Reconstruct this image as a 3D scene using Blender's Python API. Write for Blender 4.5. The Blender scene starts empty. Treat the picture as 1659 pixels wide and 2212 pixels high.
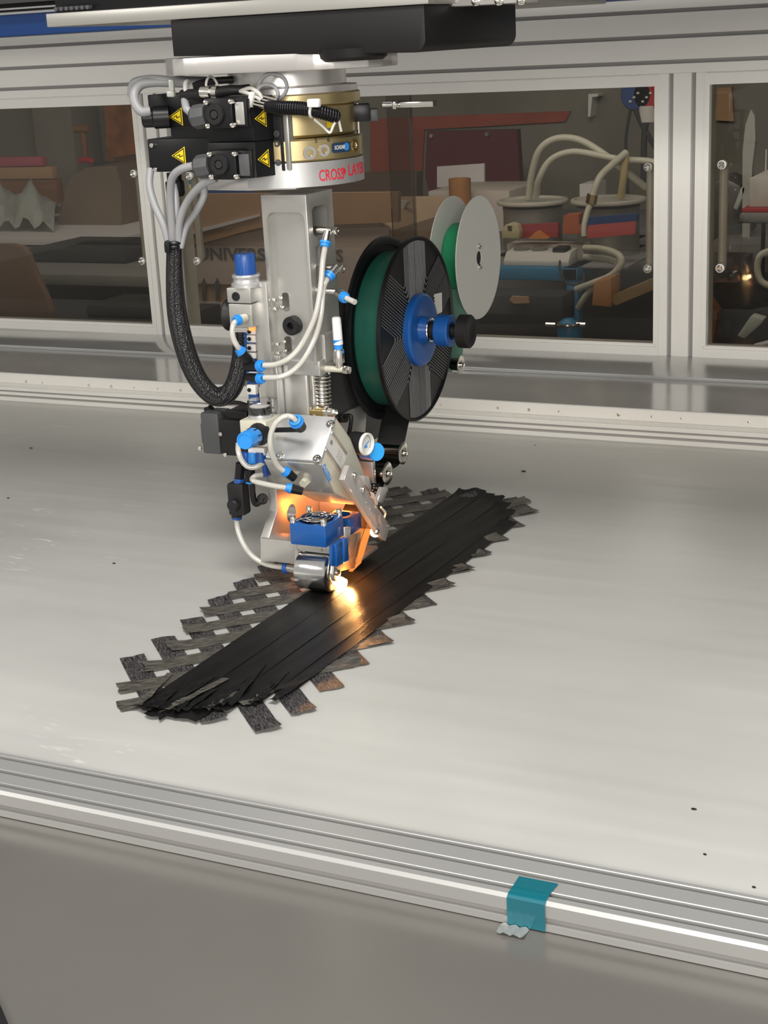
import bpy, bmesh, math, random
from mathutils import Vector, Matrix
from math import pi, sin, cos, radians as RAD, atan2, sqrt
random.seed(7)
sc = bpy.context.scene
C = bpy.context.scene.collection
# ---------------------------------------------------------------- camera
FW, FH, FPX = 1659, 2212, 3210.6
yaw, pitch, roll = RAD(25.71), RAD(17.56), RAD(2.94)
CAMP = Vector((0, 0, 0.70))
fwd = Vector((-sin(yaw)*cos(pitch), cos(yaw)*cos(pitch), -sin(pitch)))
rt0 = Vector((cos(yaw), sin(yaw), 0)); dn0 = fwd.cross(rt0)
rt = rt0*cos(roll) + dn0*sin(roll); dn = dn0*cos(roll) - rt0*sin(roll)
cd = bpy.data.cameras.new('camera'); cam = bpy.data.objects.new('camera', cd); C.objects.link(cam)
cd.sensor_fit = 'VERTICAL'; cd.sensor_height = 24; cd.sensor_width = 18
cd.lens = FPX/FH*24; cd.clip_start = .02; cd.clip_end = 50
cam.matrix_world = Matrix.Translation(CAMP) @ Matrix((rt, -dn, -fwd)).transposed().to_4x4()
sc.camera = cam
# ---------------------------------------------------------------- world, lamps, exposure
w = bpy.data.worlds.new('world'); sc.world = w; w.use_nodes = True
w.node_tree.nodes['Background'].inputs[0].default_value = (1.0, .96, .9, 1)
w.node_tree.nodes['Background'].inputs[1].default_value = .48
def area(name, loc, target, sx, sy, power, col=(1, .97, .92)):
    l = bpy.data.lights.new(name, 'AREA'); l.shape = 'RECTANGLE'; l.size = sx; l.size_y = sy; l.energy = power; l.color = col
    o = bpy.data.objects.new(name, l); C.objects.link(o); o.location = loc
    o.rotation_euler = (Vector(target)-Vector(loc)).to_track_quat('-Z', 'Y').to_euler(); return o
area('ceiling_lamp', (-.35, .50, 2.3), (-.5, 1.3, 0), 1.3, .6, 60)
area('hall_lamp', (.7, -2.0, 1.15), (-.9, 2.4, .4), 2.4, .6, 92)
area('side_lamp', (-3.0, -.4, 1.6), (-1.0, 1.7, .2), .9, .4, 12)
area('room_fill_light', (-1.5, 3.12, 1.35), (-1.5, 4.0, .2), 2.8, .25, 14, (1, .93, .84))  # added fill light over the windows, brightens the things behind them
sc.view_settings.view_transform = 'Standard'; sc.view_settings.look = 'None'
sc.view_settings.gamma = 1; sc.view_settings.use_curve_mapping = False
sc.view_settings.exposure = 0.1
# ---------------------------------------------------------------- helpers
def at(px, py, X=None, Y=None, Z=None):
    """a point of the real plane X=, Y= or Z= seen at this photograph pixel"""
    d = rt*((px-FW/2)/FPX) + dn*((py-FH/2)/FPX) + fwd
    if Z is not None: t = (Z-CAMP.z)/d.z
    elif Y is not None: t = (Y-CAMP.y)/d.y
    else: t = (X-CAMP.x)/d.x
    return CAMP + d*t
k2 = lambda x, y: (270+x/3.13, 130+y/3.13)
k3 = lambda x, y: (800+x/2.592, 130+y/2.592)
k5 = lambda x, y: (440+x/4.608, 480+y/4.608)
k6 = lambda x, y: (420+x/3.456, 850+y/3.456)
kf = lambda x, y: (600+x/6.381, 1080+y/6.381)
kg = lambda x, y: (740+x/7.375, 880+y/7.375)
kr = lambda x, y: (480+x/7.541, 840+y/7.541)
ks = lambda x, y: (720+x/3.6875, 400+y/3.6875)
kl = lambda x, y: (230+x/3.016, 1040+y/3.016)
kn = lambda x, y: (700+x/3.687, 1020+y/3.687)

def smoothpts(pts, n=6):
    pts = [Vector(p) for p in pts]
    if len(pts) < 3: return pts
    out = []
    P = [pts[0]*2-pts[1]] + pts + [pts[-1]*2-pts[-2]]
    for i in range(1, len(P)-2):
        a, b, c, d = P[i-1:i+3]
        for k in range(n):
            t = k/n
            out.append(.5*((2*b)+(-a+c)*t+(2*a-5*b+4*c-d)*t*t+(-a+3*b-3*c+d)*t**3))
    out.append(pts[-1]); return out

class B:
    def __init__(s): s.bm = bmesh.new()
    def _add(s, vs, fs):
        v = [s.bm.verts.new(p) for p in vs]
        for f in fs:
            try: s.bm.faces.new([v[i] for i in f])
            except ValueError: pass
        return v
    def prism(s, axis, poly, lo, hi, bev=0, seg=2):
        """polygon in the plane across the axis (x: (y,z), y: (x,z), z: (x,y))"""
        f = {'x': lambda p, t: (t, p[0], p[1]), 'y': lambda p, t: (p[0], t, p[1]), 'z': lambda p, t: (p[0], p[1], t)}[axis]
        t = bmesh.new(); n = len(poly)
        a = [t.verts.new(f(p, lo)) for p in poly]; b = [t.verts.new(f(p, hi)) for p in poly]
        t.faces.new(a); t.faces.new(b[::-1])
        for i in range(n): t.faces.new((a[i], b[i], b[(i+1) % n], a[(i+1) % n]))
        bmesh.ops.recalc_face_normals(t, faces=t.faces)
        if bev: bmesh.ops.bevel(t, geom=t.edges[:], offset=bev, segments=seg, affect='EDGES', profile=.5)
        s.merge(t); return s
    def merge(s, t):
        me = bpy.data.meshes.new('t'); t.to_mesh(me); t.free(); s.bm.from_mesh(me); bpy.data.meshes.remove(me)
    def box(s, x0, x1, y0, y1, z0, z1, bev=0, seg=2):
        return s.prism('z', [(x0, y0), (x1, y0), (x1, y1), (x0, y1)], z0, z1, bev, seg)
    def obox(s, c, u, v, wv, su, sv, sw, bev=0):
        t = bmesh.new(); bmesh.ops.create_cube(t, size=1)
        if bev:
            for q in t.verts: q.co = Vector((q.co.x*su, q.co.y*sv, q.co.z*sw))
            bmesh.ops.bevel(t, geom=t.edges[:], offset=bev, segments=2, affect='EDGES', profile=.5)
            su = sv = sw = 1
        u, v, wv = [Vector(k).normalized() for k in (u, v, wv)]
        for q in t.verts: q.co = Vector(c)+u*q.co.x*su+v*q.co.y*sv+wv*q.co.z*sw
        bmesh.ops.recalc_face_normals(t, faces=t.faces)
        s.merge(t); return s
    def lathe(s, o, ax, prof, seg=32):
        """prof: list of (along, radius)"""
        o = Vector(o); ax = Vector(ax).normalized()
        u = ax.orthogonal().normalized(); v = ax.cross(u)
        rings = []
        t = bmesh.new()
        for (h, r) in prof:
            if r < 1e-6: rings.append([t.verts.new(o+ax*h)])
            else: rings.append([t.verts.new(o+ax*h+u*r*cos(2*pi*i/seg)+v*r*sin(2*pi*i/seg)) for i in range(seg)])
        for a, b in zip(rings, rings[1:]):
            for i in range(seg):
                j = (i+1) % seg
                fc = [a[i % len(a)], a[j % len(a)], b[j % len(b)], b[i % len(b)]]
                fc = list(dict.fromkeys(fc))
                if len(fc) > 2:
                    try: t.faces.new(fc)
                    except ValueError: pass
        for r in (rings[0], rings[-1]):
            if len(r) > 2:
                try: t.faces.new(r)
                except ValueError: pass
        bmesh.ops.recalc_face_normals(t, faces=t.faces)
        s.merge(t); return s
    def cyl(s, a, b, r, r2=None, seg=24, ch=0):
        a, b = Vector(a), Vector(b); L = (b-a).length; r2 = r if r2 is None else r2
        ch = ch or min(r, r2, L)*.08
        return s.lathe(a, b-a, [(0, 0), (0, r-ch), (ch, r), (L-ch, r2), (L, r2-ch), (L, 0)], seg)
    def tube(s, pts, r, seg=12, n=6, rf=None):
        P = smoothpts(pts, n) if n else [Vector(p) for p in pts]
        t = bmesh.new(); rings = []
        d = (P[1]-P[0]).normalized(); u = d.orthogonal().normalized()
        for i, p in enumerate(P):
            d = (P[min(i+1, len(P)-1)]-P[max(i-1, 0)]).normalized()
            u = (u-d*u.dot(d)).normalized(); v = d.cross(u)
            rr = rf(i/(len(P)-1)) if rf else r
            rings.append([t.verts.new(p+u*rr*cos(2*pi*k/seg)+v*rr*sin(2*pi*k/seg)) for k in range(seg)])
        for a, b in zip(rings, rings[1:]):
            for k in range(seg): t.faces.new((a[k], a[(k+1) % seg], b[(k+1) % seg], b[k]))
        t.faces.new(rings[0][::-1]); t.faces.new(rings[-1])
        bmesh.ops.recalc_face_normals(t, faces=t.faces)
        s.merge(t); return s
    def ring(s, o, ax, R, r, seg=32, a0=0, a1=2*pi):
        o = Vector(o); ax = Vector(ax).normalized(); u = ax.orthogonal().normalized(); v = ax.cross(u)
        n = seg; pts = [o+u*R*cos(a0+(a1-a0)*i/n)+v*R*sin(a0+(a1-a0)*i/n) for i in range(n+1)]
        return s.tube(pts, r, 8, 0)
    def sheet(s, grid, th=None, dirv=(0, 0, 1)):
        """grid of points, thickened along dirv"""
        t = bmesh.new(); dv = Vector(dirv)*(th or .0003); R, Q = len(grid), len(grid[0])
        a = [[t.verts.new(Vector(p)) for p in row] for row in grid]
        b = [[t.verts.new(Vector(p)+dv) for p in row] for row in grid]
        for i in range(R-1):
            for j in range(Q-1):
                t.faces.new((a[i][j], a[i+1][j], a[i+1][j+1], a[i][j+1])); t.faces.new((b[i][j], b[i][j+1], b[i+1][j+1], b[i+1][j]))
        for i in range(R-1):
            for j in (0, Q-1): t.faces.new((a[i][j], b[i][j], b[i+1][j], a[i+1][j]))
        for j in range(Q-1):
            for i in (0, R-1): t.faces.new((a[i][j], a[i][j+1], b[i][j+1], b[i][j]))
        bmesh.ops.recalc_face_normals(t, faces=t.faces)
        s.merge(t); return s
    def done(s, name, mat, parent=None, sharp=35, label=None, kind=None):
        me = bpy.data.meshes.new(name)
        off = Vector((0, 0, 0)); q = parent
        while q is not None: off += q.location; q = q.parent
        if parent is None:
            xs = [v.co for v in s.bm.verts]
            off = Vector(((min(p.x for p in xs)+max(p.x for p in xs))/2, (min(p.y for p in xs)+max(p.y for p in xs))/2, min(p.z for p in xs)))
        bmesh.ops.translate(s.bm, verts=s.bm.verts, vec=-off)
        s.bm.to_mesh(me); s.bm.free()
        for p in me.polygons: p.use_smooth = True
        me.set_sharp_from_angle(angle=RAD(sharp))
        me.materials.append(mat)
        o = bpy.data.objects.new(name, me); C.objects.link(o)
        if parent is None: o.location = off
        else: o.parent = parent
        if label: o['label'] = label
        if kind: o['kind'] = kind
        return o
def tag(o, label, cat, group=None, kind=None):
    o['label'] = label; o['category'] = cat
    if group: o['group'] = group
    if kind: o['kind'] = kind
    return o
def thing(name, label, cat, loc=(0, 0, 0), group=None):
    o = bpy.data.objects.new(name, None); C.objects.link(o); o.location = loc; o.empty_display_size = .02
    return tag(o, label, cat, group)
def struct(o): o['kind'] = 'structure'; return o
def cut(o, cutter):
    """boolean difference, applied; cutter is a B in world space"""
    off = Vector((0, 0, 0)); q = o
    while q is not None: off += q.location; q = q.parent
    me = bpy.data.meshes.new('cutter'); bmesh.ops.recalc_face_normals(cutter.bm, faces=cutter.bm.faces); cutter.bm.to_mesh(me); cutter.bm.free()
    c = bpy.data.objects.new('cutter', me); C.objects.link(c)
    par = o.parent; loc = o.location.copy(); o.parent = None; o.location = off
    m = o.modifiers.new('b', 'BOOLEAN'); m.operation = 'DIFFERENCE'; m.object = c; m.solver = 'EXACT'
    bpy.context.view_layer.update()
    dg = bpy.context.evaluated_depsgraph_get()
    nm = bpy.data.meshes.new_from_object(o.evaluated_get(dg)); o.modifiers.clear()
    for p in nm.polygons: p.use_smooth = True
    nm.set_sharp_from_angle(angle=RAD(30))
    o.data = nm; bpy.data.objects.remove(c); o.parent = par; o.location = loc
    return o
def text(name, st, mat, parent, origin, u, v, width=None, height=None, depth=.0003, warp=None, label=None, bold=0.0):
    cu = bpy.data.curves.new(name, 'FONT'); cu.body = st; cu.extrude = 0; cu.offset = bold; cu.resolution_u = 3
    to = bpy.data.objects.new('t', cu); C.objects.link(to); bpy.context.view_layer.update()
    me = bpy.data.meshes.new_from_object(to.evaluated_get(bpy.context.evaluated_depsgraph_get())); bpy.data.objects.remove(to)
    bm = bmesh.new(); bm.from_mesh(me)
    if warp: 
        bmesh.ops.subdivide_edges(bm, edges=[e for e in bm.edges if e.calc_length() > .08], cuts=3)
    xs = [q.co.x for q in bm.verts]; ys = [q.co.y for q in bm.verts]
    sx = (width/(max(xs)-min(xs))) if width else None
    sy = (height/(max(ys)-min(ys))) if height else None
    sx = sx or sy; sy = sy or sx
    u = Vector(u).normalized(); v = Vector(v).normalized(); n = u.cross(v)
    g = bmesh.ops.extrude_face_region(bm, geom=bm.faces[:])
    top = set(e for e in g['geom'] if isinstance(e, bmesh.types.BMVert))
    x0, y0 = min(xs), min(ys)
    for q in bm.verts:
        a, b, h = (q.co.x-x0)*sx, (q.co.y-y0)*sy, depth if q in top else 0
        q.co = warp(a, b, h) if warp else Vector(origin)+u*a+v*b+n*h
    bmesh.ops.recalc_face_normals(bm, faces=bm.faces)
    b = B(); b.bm.free(); b.bm = bm
    return b.done(name, mat, parent, label=label)
# ---------------------------------------------------------------- materials
def mat(name, col, rough=.5, metal=0, noise=0, nscale=40, bump=0, bscale=200, stretch=None, spec=.5, emis=None, estr=0, trans=0, coat=0, rnoise=0, aniso=0, coord='Object'):
    m = bpy.data.materials.new(name); m.use_nodes = True; nt = m.node_tree; p = nt.nodes['Principled BSDF']
    p.inputs['Base Color'].default_value = (*col, 1); p.inputs['Roughness'].default_value = rough; p.inputs['Metallic'].default_value = metal
    p.inputs['Specular IOR Level'].default_value = spec; p.inputs['Coat Weight'].default_value = coat
    if aniso: p.inputs['Anisotropic'].default_value = aniso
    if trans: p.inputs['Transmission Weight'].default_value = trans
    if emis: p.inputs['Emission Color'].default_value = (*emis, 1); p.inputs['Emission Strength'].default_value = estr
    if noise or bump or rnoise:
        tc = nt.nodes.new('ShaderNodeTexCoord'); mp = nt.nodes.new('ShaderNodeMapping')
        nt.links.new(tc.outputs[coord], mp.inputs[0])
        if stretch: mp.inputs['Scale'].default_value = stretch
        if noise or rnoise:
            n = nt.nodes.new('ShaderNodeTexNoise'); n.inputs['Scale'].default_value = nscale; n.inputs['Detail'].default_value = 6
            nt.links.new(mp.outputs[0], n.inputs[0])
            if noise:
                mr = nt.nodes.new('ShaderNodeMapRange'); mr.inputs[1].default_value = .3; mr.inputs[2].default_value = .7
                mr.inputs[3].default_value = 1-noise; mr.inputs[4].default_value = 1+noise
                nt.links.new(n.outputs[0], mr.inputs[0])
                mx = nt.nodes.new('ShaderNodeVectorMath'); mx.operation = 'SCALE'; mx.inputs[0].default_value = col
                nt.links.new(mr.outputs[0], mx.inputs['Scale']); nt.links.new(mx.outputs[0], p.inputs['Base Color'])
            if rnoise:
                mr = nt.nodes.new('ShaderNodeMapRange'); mr.inputs[1].default_value = .3; mr.inputs[2].default_value = .7
                mr.inputs[3].default_value = max(rough-rnoise, .02); mr.inputs[4].default_value = rough+rnoise
                nt.links.new(n.outputs[0], mr.inputs[0]); nt.links.new(mr.outputs[0], p.inputs['Roughness'])
        if bump:
            n2 = nt.nodes.new('ShaderNodeTexNoise'); n2.inputs['Scale'].default_value = bscale; n2.inputs['Detail'].default_value = 4
            nt.links.new(mp.outputs[0], n2.inputs[0])
            bp = nt.nodes.new('ShaderNodeBump'); bp.inputs['Strength'].default_value = bump; bp.inputs['Distance'].default_value = .001
            nt.links.new(n2.outputs[0], bp.inputs['Height']); nt.links.new(bp.outputs[0], p.inputs['Normal'])
    return m
def clearmat(name, tint, gloss_rough=.03, refl=.08, milk=0, milkcol=(.8, .8, .8)):
    m = bpy.data.materials.new(name); m.use_nodes = True; nt = m.node_tree; nt.nodes.clear()
    out = nt.nodes.new('ShaderNodeOutputMaterial'); tr = nt.nodes.new('ShaderNodeBsdfTransparent'); gl = nt.nodes.new('ShaderNodeBsdfGlossy')
    tr.inputs[0].default_value = (*tint, 1); gl.inputs['Roughness'].default_value = gloss_rough
    fr = nt.nodes.new('ShaderNodeFresnel'); fr.inputs[0].default_value = 1.45
    ad = nt.nodes.new('ShaderNodeMath'); ad.operation = 'ADD'; ad.inputs[1].default_value = refl-.04; ad.use_clamp = True
    nt.links.new(fr.outputs[0], ad.inputs[0])
    mx = nt.nodes.new('ShaderNodeMixShader'); nt.links.new(ad.outputs[0], mx.inputs[0]); nt.links.new(gl.outputs[0], mx.inputs[2])
    if milk:
        df = nt.nodes.new('ShaderNodeBsdfDiffuse'); df.inputs[0].default_value = (*milkcol, 1)
        m2 = nt.nodes.new('ShaderNodeMixShader'); m2.inputs[0].default_value = milk
        nt.links.new(tr.outputs[0], m2.inputs[1]); nt.links.new(df.outputs[0], m2.inputs[2]); nt.links.new(m2.outputs[0], mx.inputs[1])
    else: nt.links.new(tr.outputs[0], mx.inputs[1])
    nt.links.new(mx.outputs[0], out.inputs[0]); return m
M = dict(
    alu=mat('anodised_aluminium', (.82, .80, .75), .38, .15, noise=.02, nscale=6),
    railtop=mat('anodised_rail', (.50, .50, .49), .34, .55, noise=.02, nscale=6),
    groove=mat('groove_shade_and_print', (.30, .29, .28), .6, .2),  # dark tone painting the shade inside profile grooves, also grey print
    machined=mat('machined_aluminium', (.47, .46, .435), .34, .65, noise=.03, nscale=30, bump=.05, bscale=600),
    bright=mat('bright_aluminium', (.52, .52, .52), .38, .6, rnoise=.05, nscale=60),
    cast=mat('turned_aluminium', (.70, .68, .66), .3, .8, noise=.03, nscale=12, stretch=(1, 1, 8)),
    chrome=mat('nickel', (.78, .75, .70), .16, 1),
    brass=mat('brass', (.62, .47, .22), .22, 1),
    gold=mat('champagne_anodised', (.52, .42, .22), .3, .85, noise=.03, nscale=20),
    black=mat('black_plastic', (.007, .007, .008), .36, spec=.3),
    blackm=mat('matt_black', (.012, .011, .012), .5, spec=.3),
    cover=mat('black_cover', (.008, .007, .007), .5, spec=.3, noise=.15, nscale=5),
    grey=mat('dark_grey_plastic', (.06, .062, .064), .5),
    cable=mat('grey_cable', (.27, .27, .28), .45),
    blue=mat('blue_plastic', (.012, .075, .30), .35),
    sky=mat('bright_blue_plastic', (.02, .24, .68), .4),
    spoolblue=mat('royal_blue_plastic', (.008, .075, .28), .28),
    beamblue=mat('blue_enamel', (.01, .055, .22), .4),
    green=mat('green_film', (.02, .30, .13), .4),
    dgreen=mat('dark_green_film', (.012, .085, .06), .35),
    white=mat('white_plastic', (.70, .69, .66), .45),
    disc=mat('white_painted_disc', (.60, .60, .56), .45),
    cream=mat('cream_metal', (.60, .58, .48), .45, .3),
    yellow=mat('yellow_label', (.85, .62, .01), .5),
    ink=mat('black_ink', (.01, .01, .01), .6),
    red=mat('red_lettering', (.75, .02, .05), .5),
    labelblue=mat('label_blue', (.05, .28, .75), .5),
    badge=mat('badge_navy', (.02, .05, .10), .35),
    whiteink=mat('white_ink', (.8, .8, .8), .5),
    hose=clearmat('air_hose', (.55, .54, .50), .15, .12, .72, (.66, .64, .58)),
    clear=clearmat('clear_acrylic', (.86, .84, .86), .03, .10),
    glass=clearmat('window_polycarbonate', (.72, .70, .66), .02, .035),
    lens=clearmat('gauge_lens', (.92, .92, .92), .02, .15),
    film=clearmat('translucent_film', (.35, .5, .42), .2, .08, .55, (.25, .45, .36)),
    orangeled=mat('led_lit', (.9, .2, .05), .4, emis=(1, .25, .06), estr=1.6),
)
# carbon tape: fibres run along the local stretch direction
def carbon(name, col, ang, rough=.42, bump=.5, noise=.5, stretch=14, spec=.5, aniso=0, nscale=60, metal=0):
    m = bpy.data.materials.new(name); m.use_nodes = True; nt = m.node_tree; p = nt.nodes['Principled BSDF']; p.inputs['Metallic'].default_value = metal
    tc = nt.nodes.new('ShaderNodeTexCoord'); mp = nt.nodes.new('ShaderNodeMapping'); mp.inputs['Rotation'].default_value = (0, 0, -ang)
    mp2 = nt.nodes.new('ShaderNodeMapping'); mp2.inputs['Scale'].default_value = (1, stretch, 1)
    nt.links.new(tc.outputs['Object'], mp.inputs[0]); nt.links.new(mp.outputs[0], mp2.inputs[0])
    n = nt.nodes.new('ShaderNodeTexNoise'); n.inputs['Scale'].default_value = nscale; n.inputs['Detail'].default_value = 7; n.inputs['Roughness'].default_value = .65
    nt.links.new(mp2.outputs[0], n.inputs[0])
    cr = nt.nodes.new('ShaderNodeValToRGB'); cr.color_ramp.elements[0].position = .42; cr.color_ramp.elements[1].position = .72
    cr.color_ramp.elements[0].color = (*[c*(1-noise) for c in col], 1); cr.color_ramp.elements[1].color = (*[c*(1+noise*1.6) for c in col], 1)
    nt.links.new(n.outputs[0], cr.inputs[0]); nt.links.new(cr.outputs[0], p.inputs['Base Color'])
    p.inputs['Roughness'].default_value = rough; p.inputs['Specular IOR Level'].default_value = spec
    bp = nt.nodes.new('ShaderNodeBump'); bp.inputs['Strength'].default_value = bump; bp.inputs['Distance'].default_value = .0012
    nt.links.new(n.outputs[0], bp.inputs['Height']); nt.links.new(bp.outputs[0], p.inputs['Normal'])
    return m
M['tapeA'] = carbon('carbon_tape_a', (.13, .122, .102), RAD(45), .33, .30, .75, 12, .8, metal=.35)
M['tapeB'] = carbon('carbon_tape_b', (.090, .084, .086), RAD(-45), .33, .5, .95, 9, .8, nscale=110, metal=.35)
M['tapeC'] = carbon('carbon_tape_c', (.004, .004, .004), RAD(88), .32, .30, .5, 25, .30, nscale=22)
M['tapeband'] = mat('carbon_tape_roll', (.008, .008, .008), .4)
# scratched table sheet
def sheetmat():
    m = mat('scratched_table_sheet', (.66, .66, .63), .42, .45); nt = m.node_tree; p = nt.nodes['Principled BSDF']
    tc = nt.nodes.new('ShaderNodeTexCoord')
    n0 = nt.nodes.new('ShaderNodeTexNoise'); n0.inputs['Scale'].default_value = 2.2; n0.inputs['Detail'].default_value = 5
    nt.links.new(tc.outputs['Object'], n0.inputs[0])
    # scratches: thin lines of stretched noise in patches
    mp = nt.nodes.new('ShaderNodeMapping'); mp.inputs['Rotation'].default_value = (0, 0, .6); mp.inputs['Scale'].default_value = (16, 70, 1)
    nt.links.new(tc.outputs['Object'], mp.inputs[0])
    n1 = nt.nodes.new('ShaderNodeTexNoise'); n1.inputs['Scale'].default_value = 1.0; n1.inputs['Detail'].default_value = 3; n1.inputs['Distortion'].default_value = 1.2
    nt.links.new(mp.outputs[0], n1.inputs[0])
    r1 = nt.nodes.new('ShaderNodeMapRange'); r1.inputs[1].default_value = .62; r1.inputs[2].default_value = .70; nt.links.new(n1.outputs[0], r1.inputs[0])
    n2 = nt.nodes.new('ShaderNodeTexNoise'); n2.inputs['Scale'].default_value = 1.7; n2.inputs['Detail'].default_value = 2
    nt.links.new(tc.outputs['Object'], n2.inputs[0])
    r2 = nt.nodes.new('ShaderNodeMapRange'); r2.inputs[1].default_value = .48; r2.inputs[2].default_value = .62; nt.links.new(n2.outputs[0], r2.inputs[0])
    sx = nt.nodes.new('ShaderNodeSeparateXYZ'); nt.links.new(tc.outputs['Object'], sx.inputs[0])
    r3 = nt.nodes.new('ShaderNodeMapRange'); r3.inputs[1].default_value = .6; r3.inputs[2].default_value = 0; nt.links.new(sx.outputs[0], r3.inputs[0])
    a = nt.nodes.new('ShaderNodeMath'); a.operation = 'MULTIPLY'; nt.links.new(r1.outputs[0], a.inputs[0]); nt.links.new(r2.outputs[0], a.inputs[1])
    b = nt.nodes.new('ShaderNodeMath'); b.operation = 'MULTIPLY'; nt.links.new(a.outputs[0], b.inputs[0]); nt.links.new(r3.outputs[0], b.inputs[1])
    mix = nt.nodes.new('ShaderNodeMix'); mix.data_type = 'RGBA'
    mix.inputs['A'].default_value = (.60, .60, .57, 1); mix.inputs['B'].default_value = (.85, .85, .80, 1)
    nt.links.new(b.outputs[0], mix.inputs['Factor'])
    r4 = nt.nodes.new('ShaderNodeMapRange'); r4.inputs[1].default_value = .3; r4.inputs[2].default_value = .7; r4.inputs[3].default_value = .93; r4.inputs[4].default_value = 1.05
    nt.links.new(n0.outputs[0], r4.inputs[0])
    vm = nt.nodes.new('ShaderNodeVectorMath'); vm.operation = 'SCALE'; nt.links.new(mix.outputs['Result'], vm.inputs[0]); nt.links.new(r4.outputs[0], vm.inputs['Scale'])
    nt.links.new(vm.outputs[0], p.inputs['Base Color'])
    r5 = nt.nodes.new('ShaderNodeMapRange'); r5.inputs[1].default_value = .3; r5.inputs[2].default_value = .7; r5.inputs[3].default_value = .36; r5.inputs[4].default_value = .46
    nt.links.new(n0.outputs[0], r5.inputs[0]); nt.links.new(r5.outputs[0], p.inputs['Roughness'])
    # soft dents
    mp3 = nt.nodes.new('ShaderNodeMapping'); mp3.inputs['Scale'].default_value = (2, 14, 1); nt.links.new(tc.outputs['Object'], mp3.inputs[0])
    n3 = nt.nodes.new('ShaderNodeTexNoise'); n3.inputs['Scale'].default_value = 1.4; n3.inputs['Detail'].default_value = 1; nt.links.new(mp3.outputs[0], n3.inputs[0])
    bp = nt.nodes.new('ShaderNodeBump'); bp.inputs['Strength'].default_value = .6; bp.inputs['Distance'].default_value = .004
    nt.links.new(n3.outputs[0], bp.inputs['Height']); nt.links.new(bp.outputs[0], p.inputs['Normal'])
    return m
M['sheet'] = sheetmat()
M['shelf'] = mat('satin_steel_sheet', (.50, .50, .49), .17, .5, noise=.05, nscale=5, rnoise=.05)
M['panel'] = mat('satin_front_sheet', (.20, .19, .175), .22, .40, noise=.04, nscale=4, rnoise=.04)

# ================================================================ ROOM
YB, XL, XR, ZF = 5.4, -4.6, 2.6, -.9
flr = struct(B().box(XL, XR, -1.5, YB, ZF-.05, ZF).done('floor', mat('concrete_floor', (.16, .155, .15), .6, noise=.15, nscale=3)))
wallm = mat('old_render_wall', (.20, .195, .165), .85, noise=.3, nscale=2.2, bump=.4, bscale=6)
struct(B().box(XL, XR, YB, YB+.1, ZF, 2.9).done('wall_back', wallm))
struct(B().box(XL-.1, XL, 2.0, YB+.1, ZF, 2.9).done('wall_left', wallm))
struct(B().box(XR, XR+.1, 2.0, YB+.1, ZF, 2.9).done('wall_right', wallm))
struct(B().box(XL, XR, 2.6, YB+.1, 2.9, 3.0).done('ceiling', mat('ceiling_board', (.4, .4, .38), .8, noise=.05)))

# ================================================================ MACHINE BED
X0, X1 = -3.6, 1.3
YF0, YF1, YR0 = 1.035, 1.105, 2.49
bed = thing('machine_bed', 'long machine table with a scratched light metal sheet top and steel base', 'table', (-1, 1.8, ZF))
B().box(X0, X1, .5, 3.05, ZF, -.034).done('base_cabinet', mat('cabinet_grey', (.3, .3, .3), .5), bed)
B().box(X0, X1, .45, YF0+.02, -.034, -.0255).done('front_sheet', M['panel'], bed, label='glossy grey sheet in front of the rail')
B().box(X0, X1, YF1-.004, YR0+.02, -.02, 0, .0006).done('table_sheet', M['sheet'], bed, label='light scratched sheet metal work surface')
def notch(poly, horizontal, c, wd, dp, top):
    """returns points for a groove: going along +a, at height top, depth dp"""
    if horizontal: return [(c-wd/2, top), (c-wd/2+wd*.12, top-dp), (c+wd/2-wd*.12, top-dp), (c+wd/2, top)]
t = .0035
fp = [(YF0-.001, -.0245), (YF0-.001, -.018), (YF0+.004, -.0178), (YF0+.004, -.0112), (YF0-.001, -.011), (YF0-.001, t-.003), (YF0+.002, t)]
for c in (1.0475, 1.0715, 1.097): fp += [(c-.0038, t), (c-.0034, t-.008), (c+.0026, t-.008), (c+.0028, t-.0004), (c+.0034, t)]
fp += [(YF1, t), (YF1, -.0245)]
B().prism('x', fp, X0, X1).done('front_rail', M['railtop'], bed, 20, label='grooved aluminium profile along the front edge')
B().box(X0, X1, YF0+.0035, YF0+.0045, -.0178, -.0112).done('rail_groove_shade', M['groove'], bed)  # dark strip as painted shade in the rail's front groove
rp = [(YR0, 0), (YR0, .008), (YR0+.005, .0085), (YR0+.005, .0125), (YR0, .013), (YR0, .019), (YR0+.004, .0195), (YR0+.004, .0225), (YR0, .023), (YR0, .0285), (YR0+.002, .0295)]
for c in (YR0+.013, YR0+.026): rp += [(c-.002, .0295), (c-.0015, .025), (c+.0015, .025), (c+.002, .0295)]
rp += [(YR0+.045, .0295), (YR0+.045, 0)]
B().prism('x', rp, X0, X1).done('rear_rail', M['alu'], bed, 20, label='grooved aluminium profile along the rear edge')
YL = YR0+.040
lip = B().prism('x', [(YL, .0295), (YL, .0485), (YL+.002, .05), (YL+.2, .05), (YL+.2, .046), (YL+.01, .046), (YL+.01, .0295)], X0, X1).done('rear_lip', M['alu'], bed)
for px in (57, 92, 192, 241, 290, 341, 391, 952, 1075, 1142, 1207, 1336, 1408, 1472, 1617):
    y = 812+px*.0560+9
    p = at(px, y, Y=YL); r = random.choice((.0022, .003, .0035))
    B().lathe((p.x, YL, p.z), (0, -1, 0), [(0, 0), (0, r), (.001, r*.95), (.0012, r*.5), (.0004, r*.4), (.0004, 0)], 12).done('screw', M['chrome'], lip)
YP = 2.765
B().box(X0, X1, YL+.004, YP+.02, .046, .0512).done('rear_sheet', M['shelf'], bed, label='glossy grey sheet behind the rear lip')
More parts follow.
